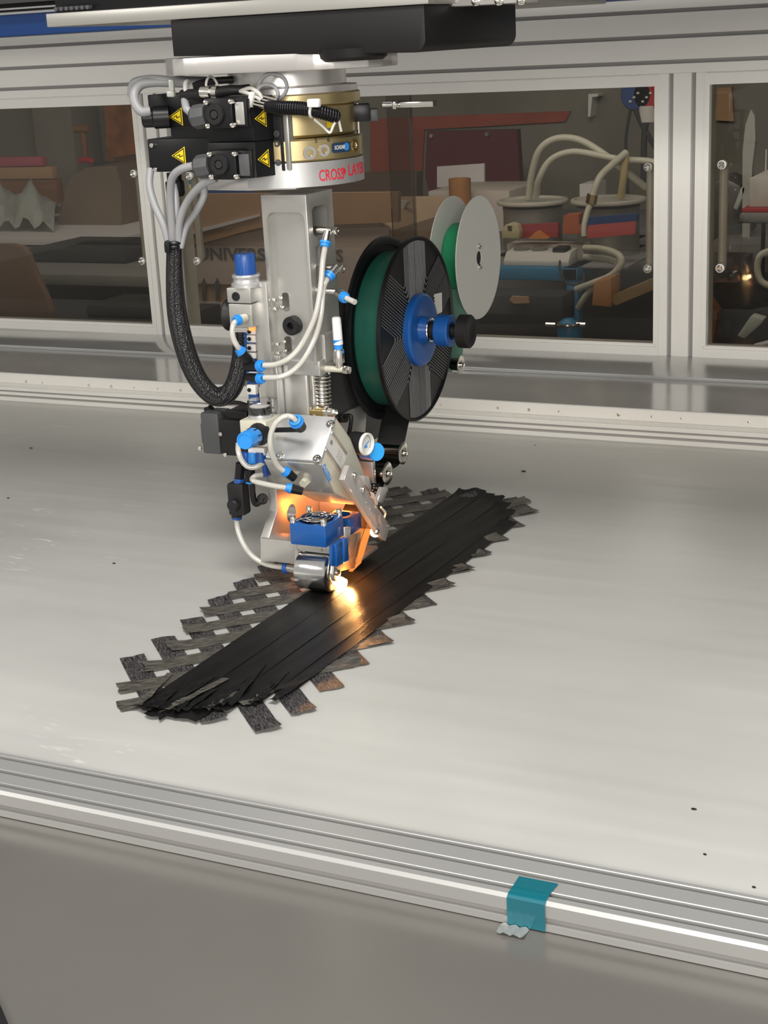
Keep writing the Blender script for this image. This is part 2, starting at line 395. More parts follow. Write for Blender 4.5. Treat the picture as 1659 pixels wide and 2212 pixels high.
B().box(X0, X1, YP, 3.06, .0512, .0585, .0006).done('rear_step_plate', M['shelf'], bed, label='thicker steel plate under the window frame')

# ================================================================ ENCLOSURE FRAME
YD = 2.95
fr = thing('enclosure_frame', 'white aluminium profile frame of the machine enclosure behind the table', 'frame', (-1, YD, .0585))
zb = lambda y: at(0, y, Y=YD).z
def profile_x(z0, z1, grooves, y0=YD, dep=.08, gw=.008, gd=.006):
    P = [(y0+dep, z0), (y0+.001, z0), (y0, z0+.001)]
    for g in sorted(grooves): P += [(y0, g-gw/2), (y0+gd, g-gw/2+.0005), (y0+gd, g+gw/2-.0005), (y0, g+gw/2)]
    P += [(y0, z1-.001), (y0+.001, z1), (y0+dep, z1)]
    return P
ZT0, ZT1 = zb(214), zb(77)
g_ = [zb(193.5), zb(149), zb(104)]
B().prism('x', profile_x(ZT0, ZT1+.05, g_+[ZT1+.015]), X0, X1).done('top_beam', M['alu'], fr, 20, label='wide horizontal profile with three grooves')
for g in g_: B().box(X0, X1, YD+.0055, YD+.0065, g-.0036, g+.0036).done('groove_shade_strip', M['groove'], fr)  # dark strips paint the shade in the beam grooves
def pillar(x0, x1):
    gx = [x0+(x1-x0)*.27, x0+(x1-x0)*.73]
    P = [(x1, YD+.08), (x0, YD+.08), (x0, YD)]
    for g in gx: P += [(g-.0045, YD), (g-.004, YD+.007), (g+.004, YD+.007), (g+.0045, YD)]
    P += [(x1, YD)]
    o = B().prism('z', P, .0585, ZT0).done('pillar', M['alu'], fr, 20)
    for g in gx: B().box(g-.0035, g+.0035, YD+.0062, YD+.0072, .0585, ZT0).done('groove_shade_strip', M['groove'], o)  # painted shade on the pillar groove floors
    # proud edge lips
    for s in (x0, x1-.004): B().box(s, s+.004, YD-.003, YD, .0585, ZT0).done('edge_lip', M['alu'], o)
pl0, pl1 = at(283, 250, Y=YD).x, at(395, 700, Y=YD).x
pr0, pr1 = at(1420, 400, Y=YD).x, at(1524, 400, Y=YD).x
pillar(pl0+.012, pl1); pillar(pr0, pr1)
# glazed doors / windows
def handle(parent, x, z0, z1, s=1):
    h = B().tube([(x, YD+.008, z1), (x, YD+.020, z1), (x, YD+.028, z1-.006), (x, YD+.030, z1-.018), (x, YD+.030, z0+.018), (x, YD+.028, z0+.006), (x, YD+.020, z0), (x, YD+.008, z0)], .0088, 10, 4).done('handle', M['alu'], parent, label='bent aluminium door handle')
    for z in (z0, z1):
        B().lathe((x, YD+.008, z), (0, -1, 0), [(0, 0), (0, .007), (.003, .007), (.004, .0055), (.002, .003), (.002, 0)], 14).done('screw', M['chrome'], h)
def window(n, x0, x1, panes, hs):
    f = bpy.data.objects.new('window_%d' % n, None); C.objects.link(f); f.location = ((x0+x1)/2, YD, .0585); f['kind'] = 'structure'
    zs = at(1028, 728, Y=YD).z; zt = at(1200, 194, Y=YD).z
    B().prism('x', [(YD+.03, .0585), (YD-.002, .0585), (YD-.002, zs-.006), (YD+.002, zs-.0055), (YD+.002, zs-.003), (YD+.004, zs), (YD+.03, zs)], x0, x1).done('bottom_rail', M['alu'], f, 20)
    B().prism('x', [(YD+.03, zt), (YD-.003, zt), (YD-.003, ZT0-.002), (YD, ZT0), (YD+.03, ZT0)], x0, x1).done('top_rail', M['alu'], f, 20)
    B().box(x0, x0+.006, YD-.004, YD+.03, zs, zt).done('stile', M['alu'], f); B().box(x1-.006, x1, YD-.004, YD+.03, zs, zt).done('stile', M['alu'], f)
    for (a, b, yy) in panes: B().box(a, b, YD+yy, YD+yy+.005, zs-.004, zt+.004).done('pane', M['glass'], f)
    for (x, za, zb_) in hs: handle(f, x, za, zb_)
    return f
xs1 = at(283, 376, Y=YD).x
w1 = window(1, -3.5, pl0+.012, [(-3.45, pl0+.01, .012)], [(at(283, 376, Y=YD).x, at(300, 565, Y=YD).z, at(283, 376, Y=YD).z)])
a1, a2 = at(890, 400, Y=YD).x, at(840, 400, Y=YD).x
w2 = window(2, pl1, pr0, [(pl1+.002, a1, .013), (a2, pr0-.002, .006)], [(at(420, 565, Y=YD).x, at(420, 565, Y=YD).z, at(405, 381, Y=YD).z), (at(1397, 362, Y=YD).x, at(1393, 582, Y=YD).z, at(1397, 362, Y=YD).z)])
w3 = window(3, pr1, 1.2, [(pr1+.002, 1.15, .012)], [(at(1557, 357, Y=YD).x, at(1552, 581, Y=YD).z, at(1557, 357, Y=YD).z)])
B().box(a1-.002, a1, YD+.003, YD+.013, .08, ZT0-.02).done('pane_edge_strip', M['clear'], w2)
p0, p1 = at(836, 226, Y=YD), at(937, 224, Y=YD)
lt = B().box(p0.x+.02, p1.x, YD-.004, YD-.001, p1.z-.006, p1.z+.006, .0008).box(p0.x+.018, p0.x+.026, YD-.012, YD-.001, p1.z-.008, p1.z+.008, .001).done('latch_strap', M['chrome'], w2)
B().cyl((p0.x-.004, YD-.01, p0.z), (p0.x+.018, YD-.01, p0.z), .007).done('latch_pin', M['chrome'], lt)

# ================================================================ LAMINATE (strips at +45 / -45 / 90)
lam = thing('carbon_laminate', 'black carbon fibre tape lay-up of crossed strips lying on the table', 'carbon strips', (-.87, 1.7, 0))
def strip(p0, p1, wd, z, mt, curl0=0, curl1=0, n=14, jag=.002, wav=.0006):
    p0, p1 = Vector((p0[0], p0[1], 0)), Vector((p1[0], p1[1], 0)); d = (p1-p0); L = d.length; d.normalize(); s = Vector((-d.y, d.x, 0))
    rows = []; ph = random.random()*6
    for i in range(n+1):
        tt = i/n; e = min(tt, 1-tt)*L; row = []
        cz = 0
        if tt*L < .03: cz += curl0*(1-tt*L/.03)**2
        if (1-tt)*L < .03: cz += curl1*(1-(1-tt)*L/.03)**2
        for j in range(5):
            q = (j/4-.5)
            off = 0
            if i in (0, n): off = random.uniform(-jag, jag)
            row.append(p0+d*(tt*L+off)+s*(q*wd)+Vector((0, 0, z+cz*(1+.5*q)+wav*(1+sin(ph+tt*17+j*1.3))*.5)))
        rows.append(row)
    return B().sheet(rows, .00035).done('tape_strip', mt, lam, 60)
r2 = sqrt(.5)
XLo, XHi, YLo, YHi = -1.004, -.735, 1.248, 2.105
ASTART = [-.945, -.972, -.978, -.983, -.996, -1.003, -1.003, -1.002]
# set B (-45 deg), upper edge s=(x+y)/sqrt2
for k in range(0, 18):
    s_c = .271+.0478*k-.015
    # center line x+y = s_c*sqrt2 ; inside the rectangle
    c = s_c/r2
    xa = max(XLo-.006, c-YHi); xb = min(XHi, c-YLo)
    if xb-xa < .015: continue
    strip((xa, c-xa), (xb, c-xb), .030, .0005, M['tapeB'], random.choice((0, .002, .005)), random.choice((.001, .003, .004)))
for k in range(0, 18):
    n_c = 1.582+.0478*(k-1)+.015
    c = n_c/r2   # y-x
    xa = max(ASTART[min(k, 7)], 1.235-c); xb = min(XHi-.005, YHi-c)
    if xb-xa < .015: continue
    strip((xa, c+xa), (xb, c+xb), .029, .0013, M['tapeA'], random.choice((0, .001, .003)), random.choice((.001, .003)))
tops = [at(*kn(*p), Z=0) for p in [(1090, 155), (1190, 158), (1290, 185), (1380, 210), (1445, 258), (1500, 322), (1510, 420)]]
bots = [at(*kl(*p), Z=0) for p in [(240, 1480), (370, 1540), (520, 1535), (700, 1560), (790, 1490), (960, 1450), (1230, 1370)]]
for i in range(7):
    a, b = bots[i], tops[i]
    x0 = -.9105+.0205*i; x1_ = -.8745+.0205*i
    strip((x0+random.uniform(-.001, .001), a.y-.012+.004*random.random()), (x1_, b.y), .026, .0021+.00035*(i % 2), M['tapeC'], random.choice((.002, .004)), .003, 60, .005, .0004)
# crumpled lower end
for i in range(16):
    x = -.915+.012*i*.72+random.uniform(-.004, .004); y = 1.25+max(0, (i-5))*.006
    rows = []; L = random.uniform(.05, .12); a = RAD(88+random.uniform(-14, 14)); wd = random.uniform(.006, .012); ph = random.random()*9
    for q in range(11):
        tt = q/10; rows.append([Vector((x+cos(a)*L*tt-sin(a)*(j/2-.5)*wd, y+sin(a)*L*tt, .0032+.004*abs(sin(ph+tt*7+j))*(1-tt))) for j in range(3)])
    B().sheet(rows, .0003).done('tape_shred', M['tapeA'] if i % 4 == 0 else M['tapeC'], lam, 60)
# loose flakes on the table
for (px, py, s) in ((1131, 1018, .006), (67, 968, .004), (18, 1076, .003), (1523, 1846, .002), (1629, 1917, .002), (246, 1217, .003), (1156, 962, .0015), (1498, 1748, .003)):
    p = at(px, py, Z=.0005)
    B().prism('z', [(p.x+s*cos(a)*random.uniform(.5, 1.1), p.y+s*.5*sin(a)) for a in [k*pi/3 for k in range(6)]], .0004, .0012).done('carbon_flake', M['blackm'])
    tag(bpy.data.objects[[o.name for o in bpy.data.objects if o.name.startswith('carbon_flake')][-1]], {1131: 'largest black flake on the table right of the tape head', 67: 'black crumb on the far left of the table', 18: 'thin black sliver at the left picture edge', 1523: 'tiny black speck near the front right table edge', 1629: 'tiny dark speck in the right corner of the table', 246: 'thin black sliver left of the lay-up', 1156: 'tiny speck behind the largest flake', 1498: 'small grey curl on the right front of the table'}[px], 'flake')
# teal tape on the front rail
tp = thing('teal_tape', 'piece of transparent teal adhesive tape stuck over the front rail', 'tape', (-.5, 1.03, 0))
tm = clearmat('teal_tape', (.02, .42, .50), .12, .14, .35, (.02, .35, .45))
a = at(1112, 1907, Z=.004); b = at(1193, 1925, Z=.004); xa, xb = a.x, b.x
xa2 = at(1095, 1945, Y=YF0-.002).x
sec = [(1.064, .0045), (1.05, .0042), (1.037, .0042), (1.0325, .002), (1.0325, -.010), (1.033, -.018), (1.0325, -.024)]
rows = [[Vector((xa2+(xb-xa2)*j/4+(.0015*sin(j*2+i) if i == 0 else 0), y, z)) for j in range(5)] for i, (y, z) in enumerate(sec)]
B().sheet(rows, .0003, (0, -.6, .6)).done('tape_piece', tm, tp)
rows = [[Vector((xa2-.004+(xb-xa2-.01)*j/8, 1.0315-i*.005, -.0235+.0012*sin(j*2.1+i)+.0002*i)) for j in range(9)] for i in range(4)]
B().sheet(rows, .0003, (0, 0, 1)).done('crumpled_tape_end', clearmat('crumpled_tape', (.75, .78, .78), .1, .2, .35, (.7, .72, .72)), tp, label='crumpled clear end of the tape')
for c in (1.0475, 1.0715, 1.097): B().box(X0, X1, c-.0033, c+.0026, t-.0078, t-.0072).done('rail_groove_shade', M['groove'], bed)  # dark strips on the groove floors, shade put into the colour
for z_ in (.0105, .0210): B().box(X0, X1, YR0+.0035, YR0+.0045, z_-.0014, z_+.0014).done('rail_groove_shade', M['groove'], bed)  # same painted shade for the rear rail's face grooves
for c in (YR0+.013, YR0+.026): B().box(X0, X1, c-.0014, c+.0014, .0252, .0257).done('rail_groove_shade', M['groove'], bed)  # painted shade strips in the rear rail's top grooves
# black bracket at lower left corner
p = at(-6, 2230, Z=-.0255)
tag(B().prism('z', [(lambda q: (q.x, q.y))(at(x, y, Z=-.0255)) for x, y in ((-60, 2120), (-4, 2164), (28, 2240), (-60, 2280))], -.0255, -.022, .0006).done('control_box', M['blackm']), 'black box edge at the bottom left corner on the front sheet', 'box')

# ================================================================ GANTRY (top of picture)
gz = at(0, 80, Y=2.6).z
gb = thing('gantry_beam', 'blue horizontal gantry beam with linear rail behind the carriage', 'beam', (-1, 2.6, gz))
B().box(X0, X1, 2.6, 2.72, gz, gz+.16, .003).done('beam', M['beamblue'], gb)
zz = lambda y: at(0, y, Y=2.58).z
B().box(X0, X1, 2.575, 2.6, zz(33), zz(29)+.001, .0004).done('linear_rail', M['bright'], gb)
B().box(X0, X1, 2.58, 2.6, zz(29)+.001, zz(23), 0).done('belt', M['blackm'], gb)
B().box(X0, X1, 2.57, 2.6, zz(23), zz(19), .0004).done('linear_rail', M['bright'], gb)
B().box(X0, X1, 2.585, 2.6, zz(19), zz(10)).done('belt', M['blackm'], gb)
B().box(X0, X1, 2.56, 2.6, zz(10), zz(-30), .0004).done('cover_strip', M['grey'], gb)
car = thing('gantry_carriage', 'black and silver carriage at the top that carries the tape head', 'carriage', (-.9, 1.8, .74))
YC = 1.62
q0, q1 = at(100, 45, Y=YC-.004), at(918, 8, Y=YC-.004)
zlo, zhi = at(107, 59, Y=YC-.004).z, at(105, 32, Y=YC-.004).z
B().box(q0.x, q1.x+.004, YC-.004, 2.3, zlo, zhi+.0015, .0012).done('carriage_plate', mat('satin_plate', (.42, .41, .38), .35, .6), car, label='long silver plate edge')
B().box(q0.x+.01, .4, YC+.004, 2.3, zhi+.0015, zhi+.10, .001).done('upper_housing', M['black'], car)
for i in range(7):
    x = q0.x+.004+.008*i
    B().cyl((x+.012, YC-.004, zhi+.006), (x+.012, YC+.0068, zhi+.006), .0026, seg=10).done('rack_tooth', M['grey'], car)
q2, q3 = at(900, 10, Y=YC+.08), at(1138, -2, Y=YC+.08)
bp_ = B().box(q2.x, q3.x, YC+.08, YC+.12, at(1000, 13, Y=YC+.08).z, q3.z+.05, .001).done('bolt_plate', mat('light_plate', (.62, .60, .58), .35, .5), car)
for px in (918, 977, 1030, 1080, 1128):
    p = at(px, 5-(px-918)*.024, Y=YC+.08)
    B().lathe(p, (0, -1, 0), [(0, 0), (0, .0055), (.004, .0055), (.005, .004), (.005, .0022), (.002, .002), (.002, 0)], 16).done('bolt', M['chrome'], bp_)
# unseen beam above the carriage, added to shade the rear table
B().box(X0+.2, X1-.1, 1.45, 2.0, 1.02, 1.16, .004).done('shade_beam', M['beamblue'], car)
B().box(-1.10, -.62, 1.74, 1.98, zhi+.05, 1.02, .003).done('carriage_column', M['black'], car)
# black cover with a rounded lower right corner
q = [at(368, 46, Y=YC), at(373, 122, Y=YC), at(916, 20, Y=YC), at(907, 113, Y=YC)]
xl, xr, zt_, zb_ = q[0].x, q[2].x, zlo-.0005, q[1].z
P = [(xl, zt_), (xl, zb_)]
zr = q[3].z
P += [(xr-.014, zr)]
for k in range(1, 7): P.append((xr-.014+.014*sin(k*pi/12), zr+.014-.014*cos(k*pi/12)))
P.append((xr, zt_))
cv = B().prism('y', P, YC, 1.92, .001).done('cover', M['cover'], car, label='black sheet cover with a rounded lower corner')
# black cable mouth under the cover
c = at(735, 110, Y=YC-.004)
B().lathe((c.x, YC+.03, zr-.006), (0, 0, 1), [(0, 0), (0, .035), (.004, .040), (.014, .042), (.014, 0)], 32).done('cover_skirt', M['cover'], cv)

# ================================================================ TOOL CHANGER (flanges, gold body, connectors)
CX, CY = -.947, 1.752
tc = thing('tool_changer', 'round aluminium and gold anodised tool changer under the carriage', 'tool changer', (CX, CY, .52))
Zp = lambda y, x=700: at(x, y, Y=CY-.075).z
fz1, fz0 = at(376, 124, Y=YC+.01).z, at(376, 163, Y=YC+.01).z
f0x, f1x = at(376, 150, Y=1.70).x, at(843, 140, Y=1.70).x
R = .085; P = []
for k in range(13): a = pi/2+pi*k/12; P.append((f0x+R+R*cos(a), 1.705+R*sin(a)))
for k in range(13): a = -pi/2+pi*k/12; P.append((f1x-R+R*cos(a), 1.705+R*sin(a)))
B().prism('z', P, fz0-.001, fz1-.001, .002).done('upper_flange', M['cast'], tc, label='thick rounded aluminium flange')
zA, zB_, zC, zD, zE, zF = fz0, Zp(187), Zp(203), Zp(228), Zp(300), Zp(350)
B().cyl((CX-.003, CY, zB_), (CX-.003, CY, zA), .076, seg=64).done('neck', M['cast'], tc)
B().cyl((CX, CY, zC), (CX, CY, zB_), .087, seg=64).done('ring_plate', M['cast'], tc)
B().cyl((CX, CY, zD), (CX, CY, zC), .090, seg=64).done('gold_ring', M['gold'], tc)
B().cyl((CX, CY, zE+.001), (CX, CY, zD), .083, seg=64).done('gold_core', M['gold'], tc)
gbod = B().cyl((CX, CY, zF), (CX, CY, zE), .0905, seg=64).done('gold_body', M['gold'], tc)
zG = at(690, 409, Y=CY-.085).z
lower = B().lathe((CX, CY, 0), (0, 0, 1), [(zG, 0), (zG, .080), (zG+.0015, .0905), (zF-.0006, .0905), (zF-.0006, 0)], 64).done('lower_body', M['bright'], tc)
ca = atan2(-CY, -CX)   # direction to the camera
def onc(px, py, r=.0905):
    """point on the changer's cylinder of radius r at this pixel"""
    d = rt*((px-FW/2)/FPX) + dn*((py-FH/2)/FPX) + fwd
    ox, oy = CAMP.x-CX, CAMP.y-CY; A = d.x*d.x+d.y*d.y; Bq = 2*(ox*d.x+oy*d.y); Cc = ox*ox+oy*oy-r*r
    D = Bq*Bq-4*A*Cc
    if D < 0: D = 0
    tt = (-Bq-sqrt(D))/(2*A); p = CAMP+d*tt; n = Vector((p.x-CX, p.y-CY, 0)).normalized(); return p, n
def disc_on(px, py, r, name, mt, par, hexd=True, r0=.0905):
    p, n = onc(px, py, r0)
    return B().lathe(p-n*.001, n, [(0, 0), (0, r), (.0022, r*.95), (.0022, r*.5), (.0006, r*.42), (.0006, 0)], 24).done(name, mt, par)
disc_on(*k2(1248, 627), .0088, 'port_screw', M['chrome'], gbod); disc_on(*k2(1345, 610), .0080, 'port_screw', M['chrome'], gbod); disc_on(*k2(1553, 575), .0080, 'port_screw', M['brass'], gbod)
def cylwarp(px, py, r, wscale=1):
    p, n = onc(px, py, r); a0 = atan2(n.y, n.x); z0 = p.z
    return lambda a, b, h: Vector((CX+(r+h)*cos(a0+a/r), CY+(r+h)*sin(a0+a/r), z0+b))
text('port_number', '5', M['ink'], gbod, None, (1, 0, 0), (0, 0, 1), height=.0060, warp=cylwarp(*k2(1283, 560), .0906))
text('port_number', '6', M['ink'], gbod, None, (1, 0, 0), (0, 0, 1), height=.0060, warp=cylwarp(*k2(1368, 552), .0906))
def cylpatch(px0, py0, px1, py1, r, th, name, mt, par, rad=0):
    (p, n), (p2, n2) = onc(px0, py0, r), onc(px1, py1, r); a0, a1 = atan2(n.y, n.x), atan2(n2.y, n2.x)
    z0, z1 = min(p.z, p2.z), max(p.z, p2.z); N = 10
    rows = []
    for i in range(N+1):
        e = min(i, N-i)/N*(a1-a0)*r; ins = max(0, .003-e)*.6 if rad else 0
        rows.append([Vector((CX+r*cos(a0+(a1-a0)*i/N), CY+r*sin(a0+(a1-a0)*i/N), z)) for z in (z0+ins, z1-ins)])
    n = Vector((cos((a0+a1)/2), sin((a0+a1)/2), 0))
    return B().sheet(rows, th, n).done(name, mt, par)
bd = cylpatch(*k2(1400, 630), *k2(1522, 548), .0906, .0006, 'badge', M['badge'], gbod, 1)
text('badge_text', 'SCHUNK', M['whiteink'], bd, None, (1, 0, 0), (0, 0, 1), width=.0185, height=.0050, warp=cylwarp(*k2(1418, 606), .0914), bold=.02)
cylpatch(*k2(1482, 612), *k2(1512, 556), .0914, .0003, 'badge_corner', M['labelblue'], bd, 1)
text('lettering', 'CROSS', M['red'], lower, None, (1, 0, 0), (0, 0, 1), width=.037, height=.0140, warp=cylwarp(*k2(1315, 820), .0906), bold=.01)
text('lettering', 'LAYER', M['red'], lower, None, (1, 0, 0), (0, 0, 1), width=.046, height=.0140, warp=cylwarp(*k2(1512, 782), .0906), bold=.01)
wp = cylwarp(*k2(1472, 790), .0906)
for (i, j) in ((0, 0), (1, 0), (0, 1), (1, 1), (-.5, .5), (1.5, .5), (.5, -.5), (.5, 1.5), (.5, .5)):
    a, b, s = .0034+(i-.5)*.0021, .0070+(j-.5)*.0034, .0009
    vs = [wp(a+da*s, b+db*s*1.7, .0003) for da, db in ((0, -1), (1, 0), (0, 1), (-1, 0))]
    vs2 = [wp(a+da*s, b+db*s*1.7, 0) for da, db in ((0, -1), (1, 0), (0, 1), (-1, 0))]
    bb = B(); bb._add(vs+vs2, [(0, 1, 2, 3), (7, 6, 5, 4), (0, 4, 5, 1), (1, 5, 6, 2), (2, 6, 7, 3), (3, 7, 4, 0)]); bb.done('logo_diamond', M['red'], lower)
# bottom octagonal adapter plate
P = [(CX+.094*cos(a), CY+.094*sin(a)) for a in [pi/8+k*pi/4 for k in range(8)]]
px0 = at(470, 405, Y=CY-.03).x
ad = B().prism('z', [(px0, CY-.05), (px0+.014, CY-.078), (CX-.02, CY-.088), (CX+.04, CY-.075), (CX+.04, CY+.085), (px0+.02, CY+.085)], zG-.001, zG+.015, .0012).done('adapter_plate', M['cast'], tc)
# black clamp jaw at right
p, n = onc(771, 243, .083)
jw = B().obox(p+n*.006, n, n.cross(Vector((0, 0, 1))), (0, 0, 1), .022, .030, .022, .002).done('locking_jaw', M['black'], tc)
B().obox(p+n*.016+Vector((.004, .004, -.004)), n, n.cross(Vector((0, 0, 1))), (0, 0, 1), .012, .022, .016, .002).done('jaw_cap', M['grey'], jw)
B().cyl(p+n*.010+Vector((-.004, -.012, -.03)), p+n*.010+Vector((-.004, -.012, .012)), .002).done('jaw_pin', M['chrome'], jw)
p, n = onc(*k2(1390, 430), .0832)
B().obox(p, n.cross(Vector((0, 0, 1))), (0, 0, 1), n, .011, .009, .0012).done('yellow_label', M['yellow'], tc)
# -------- electrical modules on the left of the changer
def tri(parent, c, u, v, s):
    c = Vector(c); u = Vector(u).normalized(); v = Vector(v).normalized(); n = u.cross(v)
    def T(k, th): return [c+u*(-.58*k*s)+n*th, c+u*(.42*k*s)+v*(-.55*k*s)+n*th, c+u*(.42*k*s)+v*(.55*k*s)+n*th]
    def solid(k, z0, z1, mt, name, par):
        a, b = T(k, z0), T(k, z1); bb = B(); bb._add(a+b, [(2, 1, 0), (3, 4, 5), (0, 1, 4, 3), (1, 2, 5, 4), (2, 0, 3, 5)]); return bb.done(name, mt, par)
    y = solid(1, 0, .0004, M['yellow'], 'warning_triangle', parent)
    # black border: three bars, and a bolt
    for i in range(3):
        pts = T(.78, .0006); a, b = pts[i], pts[(i+1) % 3]
        B().obox((a+b)/2, b-a, n.cross(b-a), n, (b-a).length+.0006, .0011, .0003).done('border_line', M['ink'], y)
    zz_ = [c+u*(-.22*s)+v*(-.02*s), c+u*(.02*s)+v*(.06*s), c+u*(.0*s)+v*(-.08*s), c+u*(.24*s)+v*(.0*s)]
    for a, b in zip(zz_, zz_[1:]): B().obox((a+b)/2+n*.0006, b-a, n.cross(b-a), n, (b-a).length+.0004, .0010, .0003).done('lightning_bolt', M['ink'], y)
def poly_px(f, pts, **kw): return [at(*f(*p), **kw) for p in pts]
ym = 1.70
# two rear boxes (left), front face at Y=1.70
a, b = at(*k2(150, 235), Y=ym), at(*k2(470, 430), Y=ym)
m1 = B().box(a.x, b.x+.03, ym, ym+.05, b.z-.002, a.z, .0012).done('connector_housing', M['black'], tc, label='upper left black housing with warning triangle')
a2_ = at(*k2(300, 430), Y=ym); b2_ = at(*k2(470, 540), Y=ym)
B().box(a2_.x, b2_.x+.04, ym+.002, ym+.05, b2_.z-.004, a2_.z).done('housing_web', M['black'], m1)
tri(m1, at(*k2(350, 382), Y=ym-.0003), (1, 0, 0), (0, 0, 1), .021)
a, b = at(*k2(155, 565), Y=ym), at(*k2(480, 752), Y=ym)
m2 = B().box(a.x, b.x+.03, ym-.002, ym+.05, b.z, a.z+.006, .0015).done('connector_housing', M['black'], tc, label='lower left black housing with warning triangle')
tri(m2, at(*k2(370, 645), Y=ym-.0023), (1, 0, 0), (0, 0, 1), .021)
for (x, y) in ((185, 575), (210, 740)):
    p = at(*k2(x, y), Y=ym-.002); B().cyl(p, p+Vector((0, -.003, 0)), .003, seg=10).done('screw', M['chrome'], m2)
p = at(*k2(330, 760), Y=ym+.01); B().lathe(p, (0, 0, -1), [(0, 0), (0, .010), (.010, .010), (.012, .0128), (.028, .0128), (.031, .011), (.031, 0)], 10).done('cable_gland', M['black'], m2)
p = at(*k2(170, 365), Y=ym+.0); B().lathe(p+Vector((.03, 0, -.004)), (-1, -.5, 0), [(0, 0), (0, .0145), (.02, .0145), (.022, .0125), (.034, .0125), (.036, .0095), (.036, 0)], 14).done('cable_gland', M['black'], m1)
# two front-right boxes with side triangles, +X-ish faces
ys = 1.632
xs_ = at(*k2(870, 480), Y=ys).x
for (yt, yb2, lab) in ((245, 548, 'upper right black housing with warning triangle'), (552, 795, 'lower right black housing with warning triangle')):
    zt2, zb2 = at(*k2(900, yt), Y=ys).z, at(*k2(900, yb2), Y=ys).z
    xl2, xr2 = at(*k2(640, 500), Y=ys).x, at(*k2(1000, 500), Y=ys).x
    mm = B().prism('z', [(xl2-.02, ys+.002), (xs_, ys), (xs_+.0104, ys+.0386), (xs_+.0104, ys+.09), (xl2-.02, ys+.09)], zb2, zt2, .0008).done('connector_housing', M['black'], tc, label=lab)
    zc_ = (zt2+zb2)/2
    d = Vector((.0104, .0386, 0)).normalized(); nn = Vector((d.y, -d.x, 0))
    tri(mm, Vector((xs_+.36*.0104, ys+.0386*.36, zc_))+nn*.0004, d, (0, 0, 1), .020)
xr2 = at(*k2(1050, 500), Y=ys+.034).x; z1_, z0_ = at(*k2(1030, 330), Y=ys+.034).z, at(*k2(1050, 750), Y=ys+.034).z
cs = B().box(xr2-.016, xr2+.003, ys+.034, ys+.07, z0_, z1_, .001).done('connector_side_plate', M['blackm'], tc)
for (x, y) in ((1028, 497), (1030, 565), (1038, 692)):
    p = at(*k2(x, y), Y=ys+.034); B().lathe(p, (0, -1, 0), [(0, 0), (0, .0042), (.002, .004), (.0022, .0018), (.001, .0016), (.001, 0)], 14).done('screw', M['grey'], cs)
B().box(xr2+.003, xr2+.011, ys+.036, ys+.07, z0_, z1_, .002).done('side_trim', M['machined'], cs)
# two square plug connectors facing the camera
for (x0, y0, x1, y1, cx, cy, sm, lab) in ((535, 262, 830, 462, 613, 367, M['machined'], 'upper square plug with round boss and cable gland'), (560, 612, 865, 808, 645, 705, M['grey'], 'lower square plug with round boss and cable gland')):
    yp = 1.602
    a, b = at(*k2(x0, y0), Y=yp), at(*k2(x0+198, y1), Y=yp); e = at(*k2(x1, cy), Y=yp+.006)
    pg = B().box(a.x, b.x, yp, yp+.030, b.z, a.z, .0015).box(b.x, e.x, yp+.004, yp+.014, b.z+.001, a.z-.001, .0015).box(a.x+.004, b.x-.008, yp+.028, ys+.02, b.z+.004, a.z-.004, .0015).done('square_plug', M['black'], tc, label=lab)
    B().box(b.x+.003, e.x-.003, yp+.002, yp+.0042, b.z+.004, a.z-.005, .0006).done('plug_face', sm, pg)
    c = at(*k2(cx, cy), Y=yp)
    B().lathe((c.x, yp, c.z), (0, -1, 0), [(0, 0), (0, .0128), (.003, .0128), (.0045, .0118), (.0045, .006), (.001, .0055), (.001, 0)], 16).done('plug_boss', M['blackm'], pg)
    B().cyl((c.x, yp-.0005, c.z), (c.x, yp-.0047, c.z), .0052, seg=6).done('boss_hole', M['ink'], pg)
    for (sx, sz) in ((a.x+.004, a.z-.004), (a.x+.004, b.z+.004), (b.x+.001, a.z-.004), (b.x+.001, b.z+.004)):
        B().lathe((sx, yp, sz), (0, -1, 0), [(0, 0), (0, .0034), (.004, .0034), (.005, .0026), (.003, .0016), (.003, 0)], 14).done('screw', M['chrome'], pg)
    g = at(*k2(x0-5, cy+5), Y=yp+.012)
    B().lathe(g+Vector((.006, 0, 0)), (-1, -.05, -.12), [(0, 0), (0, .0135), (.006, .0145), (.010, .0148), (.018, .0145), (.022, .010), (.022, 0)], 8).done('gland_nut', M['grey'], pg)
B().box(at(*k2(592, 500), Y=1.66).x, at(*k2(650, 500), Y=1.66).x, 1.66, 1.70, at(*k2(600, 600), Y=1.66).z, at(*k2(600, 470), Y=1.66).z).done('bracket', M['gold'], tc)
# ---- cables around the changer
def tubething(name, label, cat, f, pts, r, mt, seg=12, group=None):
    P = [at(*f(x, y), Y=yy) for x, y, yy in pts]
    return tag(B().tube(P, r, seg).done(name, mt), label, cat, group)
tubething('power_cable', 'thick grey cable bent over the upper left housing', 'cable', k2, [(165, 345, 1.672), (110, 345, 1.665), (70, 290, 1.665), (65, 220, 1.67), (110, 165, 1.68), (200, 148, 1.69), (330, 150, 1.70), (600, 160, 1.715)], .0064, M['cable'])
tubething('power_cable', 'second grey cable behind the bent one along the flange', 'cable', k2, [(45, 250, 1.69), (50, 170, 1.69), (90, 140, 1.69), (180, 128, 1.69), (320, 135, 1.70), (560, 140, 1.72)], .0055, M['cable'])
tubething('power_cable', 'grey cable curving into the upper square plug', 'cable', k2, [(445, 355, 1.635), (415, 325, 1.635), (405, 260, 1.65), (420, 215, 1.665)], .0050, M['cable'])
sc_ = thing('sensor_cable', 'black sensor cable with nickel M12 coupling below the flange', 'cable', at(*k2(560, 220), Y=1.64))
